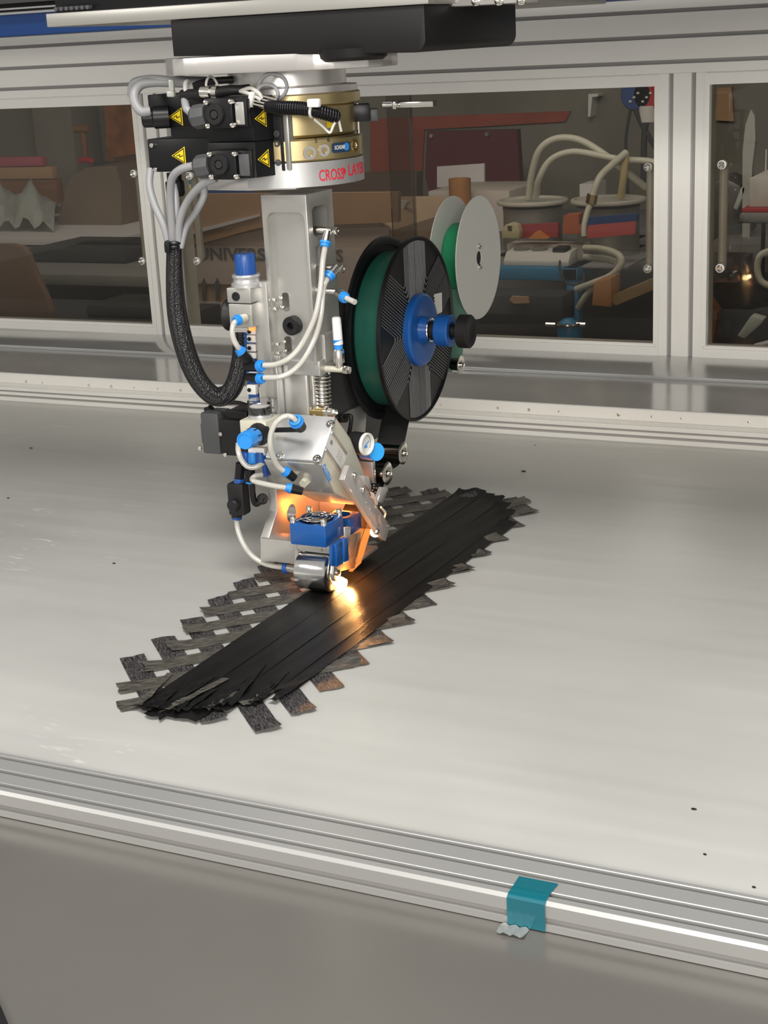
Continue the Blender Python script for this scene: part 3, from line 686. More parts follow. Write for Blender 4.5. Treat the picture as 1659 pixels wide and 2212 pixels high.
B().tube([at(*k2(x, y), Y=yy) for x, y, yy in ((390, 235, 1.65), (520, 225, 1.64))], .0066, 12).done('black_plug', M['blackm'], sc_)
B().lathe(at(*k2(518, 215), Y=1.638), (at(*k2(600, 218), Y=1.638)-at(*k2(518, 215), Y=1.638)), [(0, 0), (0, .007), (.004, .0074), (.013, .0074), (.014, .006), (.017, .0082), (.024, .0082), (.024, 0)], 20).done('coupling_nut', M['chrome'], sc_)
B().tube([at(*k2(x, y), Y=yy) for x, y, yy in ((600, 222, 1.64), (700, 205, 1.64), (780, 200, 1.645), (840, 190, 1.655))], .009, 12, rf=lambda t: .0072-.002*t).done('black_plug', M['blackm'], sc_)
tubething('thin_cable', 'black cable arching behind the sensor plug', 'cable', k2, [(450, 190, 1.68), (500, 160, 1.68), (600, 140, 1.68), (820, 128, 1.70)], .0045, M['blackm'])
tubething('thin_cable', 'thin grey wire looping above the sensor connector', 'cable', k2, [(880, 250, 1.64), (900, 180, 1.64), (940, 110, 1.64), (1000, 92, 1.64), (1070, 120, 1.64), (1095, 180, 1.64), (1070, 240, 1.64), (1010, 280, 1.645)], .0024, M['cable'])
tubething('thin_cable', 'thin grey wire making the inner loop beside the connector', 'cable', k2, [(900, 240, 1.636), (905, 190, 1.636), (950, 165, 1.636), (1010, 180, 1.636), (1035, 230, 1.636), (1010, 270, 1.64)], .0024, M['cable'])
tubething('thin_cable', 'short white wire from the black plug to the connector, upper', 'cable', k2, [(790, 205, 1.64), (850, 190, 1.636), (900, 220, 1.632), (930, 260, 1.632)], .0026, M['hose'])
tubething('thin_cable', 'short white wire from the black plug to the connector, lower', 'cable', k2, [(780, 210, 1.64), (830, 225, 1.634), (880, 245, 1.632), (920, 270, 1.632)], .0026, M['hose'])
cc = at(*k2(955, 262), Y=1.632)
cn = thing('wire_connector', 'ribbed clear and nickel wire connector on the corrugated conduit', 'connector', cc)
for i in range(4): B().tube([cc+Vector((-.018, 0, .006-.004*i)), cc+Vector((.014, .002, -.002-.004*i))], .0026, 8).done('contact_tube', M['chrome'], cn)
B().obox(cc+Vector((-.02, 0, 0)), (1, 0, -.3), (0, 1, 0), (.3, 0, 1), .006, .010, .018, .001).done('collar', M['white'], cn)
# corrugated conduit
P = smoothpts([at(*k2(x, y), Y=yy) for x, y, yy in ((970, 310, 1.636), (1060, 322, 1.632), (1180, 325, 1.632), (1300, 345, 1.640), (1440, 385, 1.662))], 16)
cdt = thing('corrugated_conduit', 'black corrugated conduit crossing the gold tool changer', 'conduit', P[0])
B().tube(P, .0092, 18, 0, rf=lambda t: .0066).done('conduit', M['black'], cdt)
for i in range(0, len(P)-1, 2): B().ring(P[i], P[i+1]-P[i], .0074, .0011, 18).done('rib', M['black'], cdt)
p = at(*k2(1270, 330), Y=1.636)
tie = tag(B().ring(p, (1, .1, -.25), .0092, .0018, 24).obox(at(*k2(1278, 290), Y=1.626), (1, 0, 0), (0, 1, 0), (0, 0, 1), .016, .008, .010, .002).done('cable_tie', M['white']), 'white cable tie around the corrugated conduit', 'cable tie')
tag(B().box(*[v for q in ((at(*k2(302, 140), Y=1.672).x, at(*k2(335, 140), Y=1.672).x), (1.668, 1.672), (at(*k2(318, 245), Y=1.67).z, at(*k2(318, 130), Y=1.67).z)) for v in q], .001).box(at(*k2(290, 200), Y=1.667).x, at(*k2(340, 200), Y=1.667).x, 1.662, 1.669, at(*k2(300, 250), Y=1.667).z, at(*k2(300, 205), Y=1.667).z, .002).done('cable_tie', clearmat('tie_nylon', (.4, .42, .38), .2, .1, .7, (.6, .62, .56))), 'grey green cable tie hanging over the two thick grey cables', 'cable tie')
tag(B().ring(at(*k2(590, 190), Y=1.655), (1, 0, .1), .014, .0016, 20).done('cable_tie', M['white']), 'thin white cable tie around the nickel coupling', 'cable tie')
tag(B().ring(at(*k2(430, 200), Y=1.655), (1, .2, .1), .010, .003, 20).done('cable_tie', M['white']), 'white tie knot left of the sensor plug', 'cable tie')
for (a_, b_) in (((1285, 400), (1380, 485)), ((1385, 485), (1420, 430)), ((1420, 430), (1445, 410)), ((1445, 410), (1465, 480))): 
    pass
tubething('thin_cable', 'thin pale wire hanging from the conduit over the gold core', 'cable', k2, [(1280, 400, 1.655), (1340, 450, 1.655), (1385, 490, 1.655), (1410, 440, 1.655), (1440, 400, 1.66), (1462, 480, 1.668)], .0016, M['white'])

# ================================================================ CABLE BUNDLE (left)
bun = thing('cable_bundle', 'bundle of grey cables entering a black braided sleeve left of the head', 'cable bundle', at(375, 700, Y=1.66))
def tb(name, pts, r, mt, seg=12, n=6, lab=None, f=lambda x, y: (x, y)):
    return B().tube([at(*f(x, y), Y=yy) for x, y, yy in pts], r, seg, n).done(name, mt, bun, label=lab)
tb('cable', [(325, 365, 1.70), (323, 400, 1.69), (333, 440, 1.68), (355, 490, 1.67), (366, 535, 1.665)], .0050, M['cable'])
tb('cable', [(418, 358, 1.63), (392, 365, 1.63), (372, 385, 1.635), (368, 430, 1.645), (372, 500, 1.655), (374, 535, 1.66)], .0052, M['cable'])
tb('cable', [(375, 400, 1.70), (380, 430, 1.69), (383, 500, 1.67), (384, 535, 1.665)], .0046, M['cable'])
tb('cable', [(466, 385, 1.64), (435, 400, 1.64), (405, 435, 1.65), (388, 480, 1.655), (386, 535, 1.66)], .0050, M['cable'])
tb('cable', [(441, 400, 1.68), (440, 425, 1.675), (425, 455, 1.67), (402, 490, 1.665), (390, 535, 1.66)], .0046, M['cable'])
slp = [(376, 520, 1.66), (377, 600, 1.66), (383, 680, 1.66), (402, 760, 1.66), (428, 820, 1.665), (462, 855, 1.675), (492, 850, 1.69), (510, 820, 1.70), (520, 770, 1.71), (522, 720, 1.72)]
brm = mat('braided_sleeve', (.014, .013, .014), .38)
nt = brm.node_tree; tcn = nt.nodes.new('ShaderNodeTexCoord'); vo = nt.nodes.new('ShaderNodeTexVoronoi'); vo.inputs['Scale'].default_value = 420
nt.links.new(tcn.outputs['Object'], vo.inputs[0]); bpn = nt.nodes.new('ShaderNodeBump'); bpn.inputs['Strength'].default_value = .9; bpn.inputs['Distance'].default_value = .0015
nt.links.new(vo.outputs[0], bpn.inputs['Height']); nt.links.new(bpn.outputs[0], nt.nodes['Principled BSDF'].inputs['Normal'])
Ps = smoothpts([at(x, y, Y=yy) for x, y, yy in slp], 8)
B().tube(Ps, .0135, 20, 0, rf=lambda t: .0090+.0036*min(1, t*4)*(1-.45*max(0, t-.6)/.4)).done('braided_sleeve', brm, bun)
# long cords of the braid
sb = B(); N = len(Ps)
for k in range(10):
    pts = []
    for i, p in enumerate(Ps):
        d = (Ps[min(i+1, N-1)]-Ps[max(i-1, 0)]).normalized(); u = Vector((0, 1, 0)); u = (u-d*u.dot(d)).normalized(); v = d.cross(u)
        t_ = i/(N-1); rr = .0093+.0036*min(1, t_*4)*(1-.45*max(0, t_-.6)/.4); a = 2*pi*k/10+t_*1.3
        pts.append(p+u*rr*cos(a)+v*rr*sin(a))
    sb.tube(pts, .0008, 6, 0)
sb.done('braid_cords', M['blackm'], bun)
for (yy_, rr) in ((524, .0128), (532, .0125)): B().ring(at(376, yy_, Y=1.66), (0, 0, 1), rr-.003, .0032, 24).done('black_tie', M['black'], bun)
B().obox(at(362, 535, Y=1.645), (1, 0, 0), (0, 1, 0), (0, 0, 1), .008, .006, .014, .002).done('tie_head', M['black'], bun)

# ================================================================ LAY-UP HEAD
hd = thing('layup_head', 'aluminium tape laying head with cylinder, regulators, blue cooling fans and steel roller', 'machine head', (-.93, 1.72, .0))
YCF = 1.700; XCR = -.906
xcl = at(566, 470, Y=YCF).x
zct, zcb = at(600, 421, Y=YCF).z, at(600, 800, Y=YCF).z
col = B().box(xcl, XCR, YCF, YCF+.075, zcb+.01, zct, .0008).done('column', M['machined'], hd, label='machined aluminium column with pocket and slots')
# pocket in the front, window and slots
pk0, pk1 = at(*k2(955, 1030), Y=YCF), at(660, 760, Y=YCF)
def rrect(x0, x1, z0, z1, r, n=4):
    P = []
    for (cx, cz, a0) in ((x1-r, z1-r, 0), (x0+r, z1-r, pi/2), (x0+r, z0+r, pi), (x1-r, z0+r, 3*pi/2)):
        for k in range(n+1): a = a0+pi/2*k/n; P.append((cx+r*cos(a), cz+r*sin(a)))
    return P
cut(col, B().prism('y', rrect(pk0.x, XCR-.004, zcb+.0, pk0.z, .010), YCF-.01, YCF+.009))
y0_, y1_ = YCF+.014, at(*k2(1365, 1050), X=XCR).y
zt3, zb3 = at(*k2(1300, 985), X=XCR).z, at(*k2(1300, 1190), X=XCR).z
cut(col, B().prism('x', rrect(y0_-.0, y1_, zb3, zt3, .008), XCR-.05, XCR+.01))
for (x0, y0, x1, y1) in ((775, 700, 858, 890), (800, 1135, 885, 1325)):
    a, b = at(*k5(x0, y0), Y=YCF+.009), at(*k5(x1, y1), Y=YCF+.009)
    cut(col, B().prism('y', rrect(a.x, b.x, b.z, a.z, .004), YCF-.01, YCF+.03))
yb0 = at(*k5(1150, 340), X=XCR).y
for (x, y) in ((1140, 330), (1140, 530)):
    p = at(*k5(x, y), X=XCR)
    cut(col, B().prism('x', rrect(p.y-.006, p.y+.006, p.z-.014, p.z+.014, .005), XCR-.010, XCR+.01))
rimb = at(*k5(610, 1380), Y=YCF).z
B().box(xcl, xcl+.012, YCF-.0005, YCF+.02, rimb, zcb+.02, .0008).done('column_rim', M['machined'], col)
# lower right step of the column side
st = B().box(XCR-.045, XCR+.004, YCF+.02, YCF+.072, at(720, 775, X=XCR).z, at(720, 712, X=XCR).z, .002).done('column_foot', M['machined'], hd)
B().box(xcl+.02, XCR+.003, YCF+.003, YCF+.06, at(690, 812, X=XCR).z, at(690, 778, X=XCR).z, .0015).done('clamp_block', M['machined'], hd)
# big black plug
p = at(*k5(903, 1020), Y=YCF+.009)
B().lathe((p.x, YCF+.009, p.z), (0, -1, 0), [(0, 0), (0, .0125), (.010, .0125), (.012, .011), (.012, .005), (.003, .004), (.003, 0)], 28).done('black_plug', M['blackm'], hd)
for (x, y) in ((700, 775), (710, 865), (733, 1215), (740, 1305), (765, 755), (780, 845), (800, 1190), (808, 1280)):
    p = at(*k5(x, y), Y=YCF-.0005)
    B().lathe((p.x, p.y, p.z), (0, -1, 0), [(-.001, 0), (-.001, .0028), (.0015, .0026), (.0022, .0015), (.001, .001), (.001, 0)], 12).done('screw', M['chrome'], col)
# linear guide below the column
a, b = at(605, 800, Y=YCF+.012), at(640, 990, Y=YCF+.012)
g = B().box(a.x-.006, a.x+.003, YCF-.002, YCF+.03, b.z-.03, a.z+.01, .0006).done('linear_rail', M['bright'], hd)
B().box(a.x+.003, at(668, 850, Y=YCF+.015).x, YCF+.012, YCF+.05, b.z-.03, a.z+.02, .004).done('guide_body', M['machined'], hd)
for (x, y) in ((715, 1735), (725, 1910)):
    p = at(*k5(x, y), Y=YCF-.002); B().lathe(p, (0, -1, 0), [(0, 0), (0, .0032), (.001, .003), (.001, .0015), (.0003, .0012), (.0003, 0)], 14).done('screw', M['chrome'], g)
for x in (668, 655): 
    p = at(x, 800, Y=YCF+.018); B().cyl((p.x+.004, p.y, p.z-.09), (p.x+.004, p.y, p.z+.01), .0042).done('guide_rod', M['chrome'], hd)
# compression spring
c1, c0 = at(*k5(1170, 1500), Y=YCF+.03), at(*k5(1185, 1835), Y=YCF+.03)
sp = []
for i in range(9*14+1):
    tt = i/(9*14); a = 2*pi*i/14; sp.append(c1.lerp(c0, tt)+Vector((.0118*cos(a), .0118*sin(a), 0)))
B().tube(sp, .0017, 8, 0).done('compression_spring', M['chrome'], hd)
B().cyl(c0+Vector((0, 0, -.01)), c1+Vector((0, 0, .02)), .006).done('spring_guide', M['machined'], hd)
p = at(*k5(1140, 1880), Y=YCF+.02); e = at(*k5(1265, 1900), Y=YCF+.02)
B().cyl(p+Vector((-.012, 0, 0)), p+Vector((.012, 0, 0)), .0068).done('brass_bush', M['brass'], hd)
B().lathe(p+Vector((.012, 0, 0)), (1, -.1, 0), [(0, 0), (0, .0085), (.004, .0085), (.005, .006), (.010, .006), (.014, .0056), (.016, .004), (.013, .002), (.013, 0)], 20).done('bolt', M['chrome'], hd)
# flow-control fittings on the right of the column
def fitting(f, base, tip, yb, r=.0042):
    a = at(*f(*base), X=XCR+.0); b = at(*f(*tip), X=XCR+.030); a = Vector((XCR, b.y+.004, b.z+.001))
    B().cyl(a+Vector((-.004, 0, 0)), b, r, seg=16).done('valve_stem', M['chrome'], hd)
    B().lathe(b, (1, -.25, 0), [(-.004, r*1.2), (.002, r*1.35), (.005, r*1.1), (.005, r*.5), (.003, r*.4), (.003, 0)], 6).done('hex_screw', M['chrome'], hd)
fitting(k5, (1060, 90), (1310, 85), 0); fitting(k5, (1200, 460), (1370, 460), 0); fitting(k5, (1210, 690), (1350, 695), 0)
def body_blue(pa, pb, r=.0064, rb=.0074, mt='chrome', ringlen=.006, par=None, m='sky', name='elbow_fitting'):
    pa, pb = Vector(pa), Vector(pb); d = (pb-pa).normalized()
    o = B().cyl(pa, pb, r*.82, r, seg=18).done(name, M[mt], par or hd)
    B().lathe(pb, d, [(-.001, 0), (-.001, rb), (.002, rb), (.002, rb*.85), (ringlen, rb*.8), (ringlen+.0005, rb*.5), (ringlen-.002, rb*.45), (ringlen-.002, 0)], 20).done('release_ring', M[m], o)
    return o
F = lambda f, x, y, yy: at(*f(x, y), Y=yy)
body_blue(F(k5, 1235, 90, 1.712), F(k5, 1212, 200, 1.705))
body_blue(F(k5, 1330, 440, 1.722), F(k5, 1265, 520, 1.712))
body_blue(F(k5, 1330, 700, 1.715), F(k5, 1395, 745, 1.705))
# silencer (white / blue) on brass elbow
p = F(k5, 1350, 1410, 1.72)
sl = B().cyl(F(k5, 1170, 1455, 1.72), F(k5, 1440, 1470, 1.72), .0042, seg=16).done('elbow_pipe', M['cream'], hd)
B().lathe(F(k5, 1395, 1468, 1.72), (1, 0, -.05), [(0, .0055), (.006, .006), (.009, .005), (.009, .002), (.008, 0)], 6).done('hex_screw', M['chrome'], sl)
B().lathe(F(k5, 1350, 1440, 1.72), (0, 0, 1), [(0, .005), (.006, .005), (.006, .0076), (.022, .0076), (.024, .0066), (.024, 0)], 20).done('nickel_body', M['chrome'], sl)
B().lathe(F(k5, 1345, 1300, 1.72), (-.02, 0, 1), [(0, .0072), (.003, .0072), (.003, .0055), (.007, .0058), (.018, .0066), (.018, 0)], 20).done('blue_sleeve', M['sky'], sl)
B().lathe(F(k5, 1340, 1215, 1.72), (-.02, 0, 1), [(0, .0064), (.034, .0060), (.036, .0050), (.036, 0)], 20).done('silencer', M['white'], sl)
# ---- left: air regulator block with blue knob
yr = 1.70
a, b = F(k5, 225, 655, yr-.03), F(k5, 490, 1050, yr-.03)
zs_ = F(k5, 240, 808, yr-.03).z
rg = B().box(a.x, b.x, yr-.03, yr+.01, zs_+.0008, a.z, .001).box(a.x+.001, b.x, yr-.03, yr+.01, b.z, zs_-.0006, .001).done('regulator', M['machined'], hd, label='upper regulator block with bright blue knob')
p = F(k5, 432, 650, yr-.012)
B().lathe((p.x, p.y, a.z), (0, 0, 1), [(0, .0205), (.004, .0205), (.006, .018), (.010, .0172), (.014, .019), (.016, .018), (.016, 0)], 28).done('collar', M['bright'], rg)
zk = F(k5, 430, 540, yr-.012).z; zk1 = F(k5, 430, 310, yr-.012).z
kb = B().lathe((p.x, p.y, zk-.004), (0, 0, 1), [(0, .0140), (.004, .0145), (.0045, .0135)], 24).done('knob_base', M['black'], rg)
pr = [(0, .0130), (zk1-zk-.003, .0142), (zk1-zk, .0130), (zk1-zk, 0)]
B().lathe((p.x, p.y, zk), (0, 0, 1), pr, 28).done('knob', M['blue'], rg, label='blue adjusting knob')
for k in range(18):
    an = 2*pi*k/18; B().obox((p.x+.0134*cos(an), p.y+.0134*sin(an), (zk+zk1)/2), (cos(an), sin(an), 0), (-sin(an), cos(an), 0), (0, 0, 1), .0012, .002, (zk1-zk)*.75, .0003).done('grip_rib', M['blue'], rg)
p = F(k5, 320, 740, yr-.0302); B().lathe(p, (0, -1, 0), [(0, 0), (0, .0060), (.0008, .0058), (.0009, .003), (.0002, .0027), (.0002, 0)], 24).done('black_plug', M['blackm'], rg)
p = F(k5, 225, 920, yr-.012); B().lathe((a.x+.002, yr-.01, p.z), (-1, 0, 0), [(0, 0), (0, .014), (.010, .021), (.012, .0218), (.014, .0212), (.014, .019), (.012, 0)], 32).done('pressure_gauge', M['blackm'], rg)
body_blue(F(k5, 420, 950, yr-.032), F(k5, 345, 972, yr-.045), r=.0066, mt='cream', par=rg)
# aluminium bar, valve rail
a, b = F(k5, 480, 590, yr-.012), F(k5, 570, 1750, yr-.012)
B().box(a.x, a.x+.021, yr-.012, yr+.006, b.z, a.z, .0008).done('mounting_bar', M['machined'], hd)
zz0 = [F(k5, 590, y, yr).z for y in (600, 700, 710, 920, 935, 1130, 1150, 1370)]
a = F(k5, 575, 700, yr)
for i in (0, 2, 4, 6): B().box(a.x, a.x+.012, yr, yr+.02, zz0[i+1], zz0[i], .0008).done('rail_segment', M['machined'], hd)
# valve terminal: blue bracket, white blocks, led
a, b = F(k5, 375, 1110, yr+.0), F(k5, 480, 1880, yr+.0)
vt = B().box(a.x, a.x+.016, yr+.005, yr+.009, b.z, a.z, .001).done('valve_terminal', M['blue'], hd, label='blue bracket with white plastic valve blocks')
for (y0, y1) in ((1060, 1120), (1125, 1200), (1215, 1290), (1620, 1720), (1300, 1360), (1500, 1590)):
    a, b = F(k5, 425, y0, yr-.004), F(k5, 520, y1, yr-.004)
    blk = B().box(a.x, b.x, yr-.004, yr+.006, b.z, a.z, .001).done('valve_block', M['white'], vt)
    c = F(k5, 455, (y0+y1)/2, yr-.004); B().cyl(c, c+Vector((0, -.0015, 0)), .0028, seg=12).done('port', M['blackm'], blk)
a, b = F(k5, 440, 1000, yr-.012), F(k5, 505, 1085, yr-.012)
B().box(a.x, b.x, yr-.012, yr-.004, b.z, a.z, .001).done('status_lamp', M['orangeled'], vt, label='glowing orange status lamp')
# black Y push-in fittings
body_blue(F(k5, 470, 1390, yr-.035), F(k5, 375, 1290, yr-.045), mt='black', r=.0066, rb=.0074, name='push_fitting')
body_blue(F(k5, 430, 1440, yr-.035), F(k5, 560, 1432, yr-.045), mt='black', r=.0070, rb=.0080, name='push_fitting')
body_blue(F(k5, 440, 1540, yr-.035), F(k5, 560, 1555, yr-.045), mt='black', r=.0066, rb=.0076, name='push_fitting')
# ---- lower regulator with gauge
y2 = 1.645
a, b = F(kr, 278, 510, y2), F(kr, 735, 950, y2)
zt4 = a.z
lr = B().box(a.x, b.x, y2, y2+.045, b.z, zt4, .0015).done('regulator', M['cream'], hd, label='lower regulator block with bright blue knob and gauge on top')
k0 = F(kr, 600, 740, y2); k1 = F(kr, 360, 850, y2-.045)
B().lathe(k0+Vector((0, 0.004, 0)), k1-k0, [(0, .0155), (.006, .0155), (.009, .0145), (.014, .0125), (.014, 0)], 20).done('knob_collar', M['blackm'], lr)
d = (k1-k0).normalized(); L = (k1-k0).length
B().lathe(k0+d*.014, d, [(0, .0115), (.004, .0122), (L-.016, .0116), (L-.014, .0108), (L-.014, .0090), (L-.015, .0088), (L-.015, 0)], 32).done('knob', M['sky'], lr, label='bright blue knob with four notches')
u = d.orthogonal().normalized(); v = d.cross(u)
for k in range(8):
    an = 2*pi*k/8+.3; q = k0+d*.022+(u*cos(an)+v*sin(an))*.0118
    B().obox(q, d, (u*cos(an)+v*sin(an)), d.cross(u*cos(an)+v*sin(an)), .010, .002, .0014).done('notch', M['ink'], lr)
g0 = F(kr, 625, 470, y2+.02)
gg = B().lathe((g0.x, g0.y, zt4), (0, 0, 1), [(0, .0155), (.004, .0162), (.006, .0155), (.006, 0)], 32).done('gauge_base', M['bright'], lr)
hg = F(kr, 625, 165, y2+.02).z-zt4
B().cyl((g0.x, g0.y, zt4+.006), (g0.x, g0.y, zt4+hg-.010), .0142, seg=32).done('gauge_body', M['blackm'], gg) if False else None
B().cyl((g0.x, g0.y, zt4+.0062), (g0.x, g0.y, zt4+hg-.010), .0142, seg=32).done('gauge_body', M['blackm'], lr)
B().cyl((g0.x, g0.y, zt4+hg-.010), (g0.x, g0.y, zt4+hg-.0095), .0138, seg=32).done('gauge_dial', M['white'], lr)
B().lathe((g0.x, g0.y, zt4+.005), (0, 0, 1), [(0, .0160), (hg-.008, .0163), (hg-.006, .0155), (hg-.006, 0)], 32).done('gauge_lens', M['lens'], lr)
a, b = F(kr, 415, 950, y2+.004), F(kr, 690, 1090, y2+.004)
vb = B().box(a.x, b.x, y2+.004, y2+.03, b.z, a.z, .0008).done('valve_block', M['white'], lr)
for x, mt_ in ((390, 'blue'), (505, 'sky'), (630, 'blue')):
    c = F(kr, x, 1150, y2+.006); B().lathe(c+Vector((0, 0, .010)), (0, 0, -1), [(0, .006), (.010, .0072), (.014, .0072), (.016, .005), (.012, .004)], 18).done('release_ring', M[mt_], vb)
B().box(F(kr, 640, 1160, y2+.01).x, F(kr, 700, 1160, y2+.01).x, y2+.01, y2+.026, F(kr, 650, 1440, y2+.01).z, F(kr, 650, 1150, y2+.01).z, .001).done('blue_fitting', M['blue'], vb)
# elbow with black arm
body_blue(F(kr, 1290, 640, 1.640), F(kr, 1215, 540, 1.628), mt='blackm', r=.0088, rb=.0098, name='elbow_fitting')
B().tube([F(kr, 860, 670, 1.652), F(kr, 1230, 665, 1.642)], .0034, 12).done('black_pipe', M['black'], hd)
body_blue(F(kr, 1180, 1460, 1.640), F(kr, 1050, 1360, 1.632), mt='black', r=.0066, rb=.0072, name='push_fitting')
body_blue(F(kr, 1310, 1670, 1.640), F(kr, 1110, 1620, 1.632), mt='black', r=.0066, rb=.0072, name='push_fitting')
for (x, y) in ((1230, 1370), (1350, 1590)):
    c = F(kr, x, y, 1.652); B().lathe(c+Vector((0, .02, .01)), (0, -1, -.2), [(0, 0), (0, .008), (.012, .008), (.014, .0065), (.026, .006), (.026, 0)], 6).done('banjo_bolt', M['cream'], hd)
# black tee and lower valve
c0_, c1_ = F(k6, 345, 520, 1.655), F(k6, 335, 640, 1.655)
te = B().cyl(c0_, c1_, .0066).done('shut_off_valve', M['black'], hd, label='black hand valve with blue rings')
B().cyl(F(k6, 336, 632, 1.655), F(k6, 335, 668, 1.655), .0076).done('release_ring', M['blue'], te)
B().obox(F(k6, 332, 780, 1.655), (1, 0, .06), (0, 1, 0), (0, 0, 1), .026, .020, .046, .004).done('valve_body', M['blackm'], te)
B().lathe(F(k6, 300, 830, 1.642), (0, -1, 0), [(0, 0), (0, .0085), (.006, .0085), (.008, .007), (.008, 0)], 24).done('dial', M['blackm'], te)
B().cyl(F(k6, 320, 860, 1.655), F(k6, 315, 925, 1.655), .0072).done('outlet', M['blackm'], te)
B().cyl(F(k6, 316, 915, 1.655), F(k6, 315, 935, 1.655), .0072).done('release_ring', M['blue'], te)
te2 = B().cyl(F(k6, 415, 565, 1.65), F(k6, 415, 655, 1.65), .0068).done('elbow_valve', M['black'], hd)
B().cyl(F(k6, 415, 650, 1.65), F(k6, 415, 668, 1.65), .0060).done('release_ring', M['sky'], te2)
B().tube([F(k6, 430, 668, 1.65), F(k6, 440, 780, 1.65), F(k6, 460, 825, 1.652), F(k6, 500, 800, 1.655), F(k6, 520, 775, 1.66)], .0042, 12).done('elbow', M['black'], te2)
B().lathe(F(k6, 505, 790, 1.66), (.5, -.6, .3), [(0, 0), (0, .0075), (.006, .0075), (.008, .006), (.008, 0)], 24).done('elbow_cap', M['blackm'], te2)
# ---- servo motor on the left
ymx = 1.735
a, b = F(k6, 35, 215, ymx), F(k6, 205, 455, ymx)
mo = B().box(a.x, b.x, ymx, ymx+.05, b.z+.012, a.z, .004).done('servo_motor', M['grey'], hd, label='dark grey servo motor with black flange')
B().box(a.x+.004, b.x, ymx-.003, ymx+.03, b.z, b.z+.06, .003).done('motor_body', M['grey'], mo)
c = F(k6, 205, 300, ymx); e = F(k6, 400, 300, ymx)
B().box(c.x, e.x, ymx-.004, ymx+.05, F(k6, 300, 462, ymx).z, F(k6, 300, 195, ymx).z, .002).done('motor_flange', M['blackm'], mo)
B().box(F(k6, 240, 150, ymx).x, e.x, ymx, ymx+.045, F(k6, 300, 200, ymx).z, F(k6, 300, 130, ymx).z, .002).done('terminal_box', M['black'], mo)
B().box(F(k6, 65, 150, ymx).x, F(k6, 170, 150, ymx).x, ymx+.006, ymx+.036, F(k6, 100, 215, ymx).z, F(k6, 100, 148, ymx).z, .002).done('cable_socket', M['grey'], mo)
c = F(k6, 112, 135, ymx+.02); B().cyl(c+Vector((0, 0, -.006)), c+Vector((0, 0, .006)), .0075).done('gland', M['black'], mo)
for (x, y) in ((45, 408), (200, 300), (235, 455)):
    p = F(k6, x, y, ymx-.004); B().cyl(p, p+Vector((0, -.003, 0)), .003, seg=10).done('screw', M['chrome'], mo)
tubething('motor_cable', 'black motor cable rising from the grey servo motor', 'cable', k6, [(112, 130, ymx+.02), (118, 95, ymx+.02), (150, 75, ymx+.01), (220, 72, ymx), (320, 68, ymx), (400, 90, ymx)], .0028, M['blackm'])

# ---- pneumatic cylinder block (tilted 45 deg)
XB1 = -.875; XB0 = XB1-.070
Y = lambda px, py, X=XB1: (lambda p: (p.y, p.z))(at(px, py, X=X))
blk = [Y(727, 904), Y(695, 1001), Y(724, 1064), Y(779, 1092), Y(800, 1060), Y(786, 1020), Y(757, 946)]
cyb = B().prism('x', blk, XB0, XB1, .0015).done('pneumatic_cylinder', M['cream'], hd, label='blocky pneumatic cylinder with screws and blue lettering')
pa, pb = Vector((0, *blk[0])), Vector((0, *blk[1])); dc = (pb-pa).normalized(); nc = Vector((0, -dc.z, dc.y)); 
if nc.z < 0: nc = -nc
Lc = (pb-pa).length
# end cap plate
capo = B().obox(Vector(((XB0+XB1)/2-.006, 0, 0))+(pa+pb)/2+nc*.002, (1, 0, 0), dc, nc, .082, Lc*1.0, .006, .0015).done('end_cap', M['bright'], cyb)
def oncap(x, y):
    """cap-plane point at crop pixel"""
    px, py = k6(x, y); d = rt*((px-FW/2)/FPX)+dn*((py-FH/2)/FPX)+fwd; o = (pa+nc*.0052); tt = (o-CAMP).dot(nc)/d.dot(nc); return CAMP+d*tt
for (x, y) in ((1015, 228), (915, 487), (638, 462)):
    c = oncap(x, y); B().lathe(c-nc*.001, nc, [(0, 0), (0, .0060), (.0020, .0058), (.0026, .0050), (.0026, .0036), (.0010, .0033), (.0010, .0015), (.0022, .0013), (.0022, 0)], 28).done('screw', M['chrome'], capo)
# front lower face plate (darker)
pd = Vector((0, *blk[2])); dl = (pd-pb).normalized(); nl = Vector((0, dl.z, -dl.y))
if nl.y > 0: nl = -nl
B().obox(Vector(((XB0+XB1)/2-.008, 0, 0))+(pb+pd)/2+nl*.001, (1, 0, 0), dl, nl, .084, (pd-pb).length, .003, .001).done('front_plate', M['machined'], cyb)
sd = Vector((0, blk[6][0]-blk[0][0], blk[6][1]-blk[0][1])).normalized()
# side ridges and label on +X face
for (p_, q_, w_) in (((1020, 290), (1130, 450), .004), ((975, 415), (1085, 575), .004)):
    a = at(*k6(*p_), X=XB1); b = at(*k6(*q_), X=XB1); B().obox((a+b)/2, b-a, (b-a).cross(Vector((1, 0, 0))), (1, 0, 0), (b-a).length, w_, .004, .0005).done('side_ridge', M['machined'], cyb)
a = at(*k6(1045, 330), X=XB1); b = at(*k6(1100, 520), X=XB1)
vdir = at(*k6(1030, 300), X=XB1)-at(*k6(1120, 440), X=XB1)
c = at(*k6(1060, 425), X=XB1)
lb = B().obox(c, vdir, vdir.cross(Vector((1, 0, 0))), (1, 0, 0), .062, .026, .0006).done('type_plate', M['white'], cyb)
B().obox(c+vdir.normalized()*.020+Vector((.0004, 0, 0)), vdir, vdir.cross(Vector((1, 0, 0))), (1, 0, 0), .007, .006, .0003).done('code_mark', M['groove'], lb)
w1_ = vdir.normalized(); w2_ = vdir.cross(Vector((1, 0, 0))).normalized()
for k in range(4):
    for q in range(3): B().obox(c-w1_*(.006+.0055*q)+w2_*(-.006+.0035*k)+Vector((.0004, 0, 0)), w1_, w2_, (1, 0, 0), .0042-.0006*((k+q) % 3), .0009, .0002).done('fine_print', M['groove'], lb)
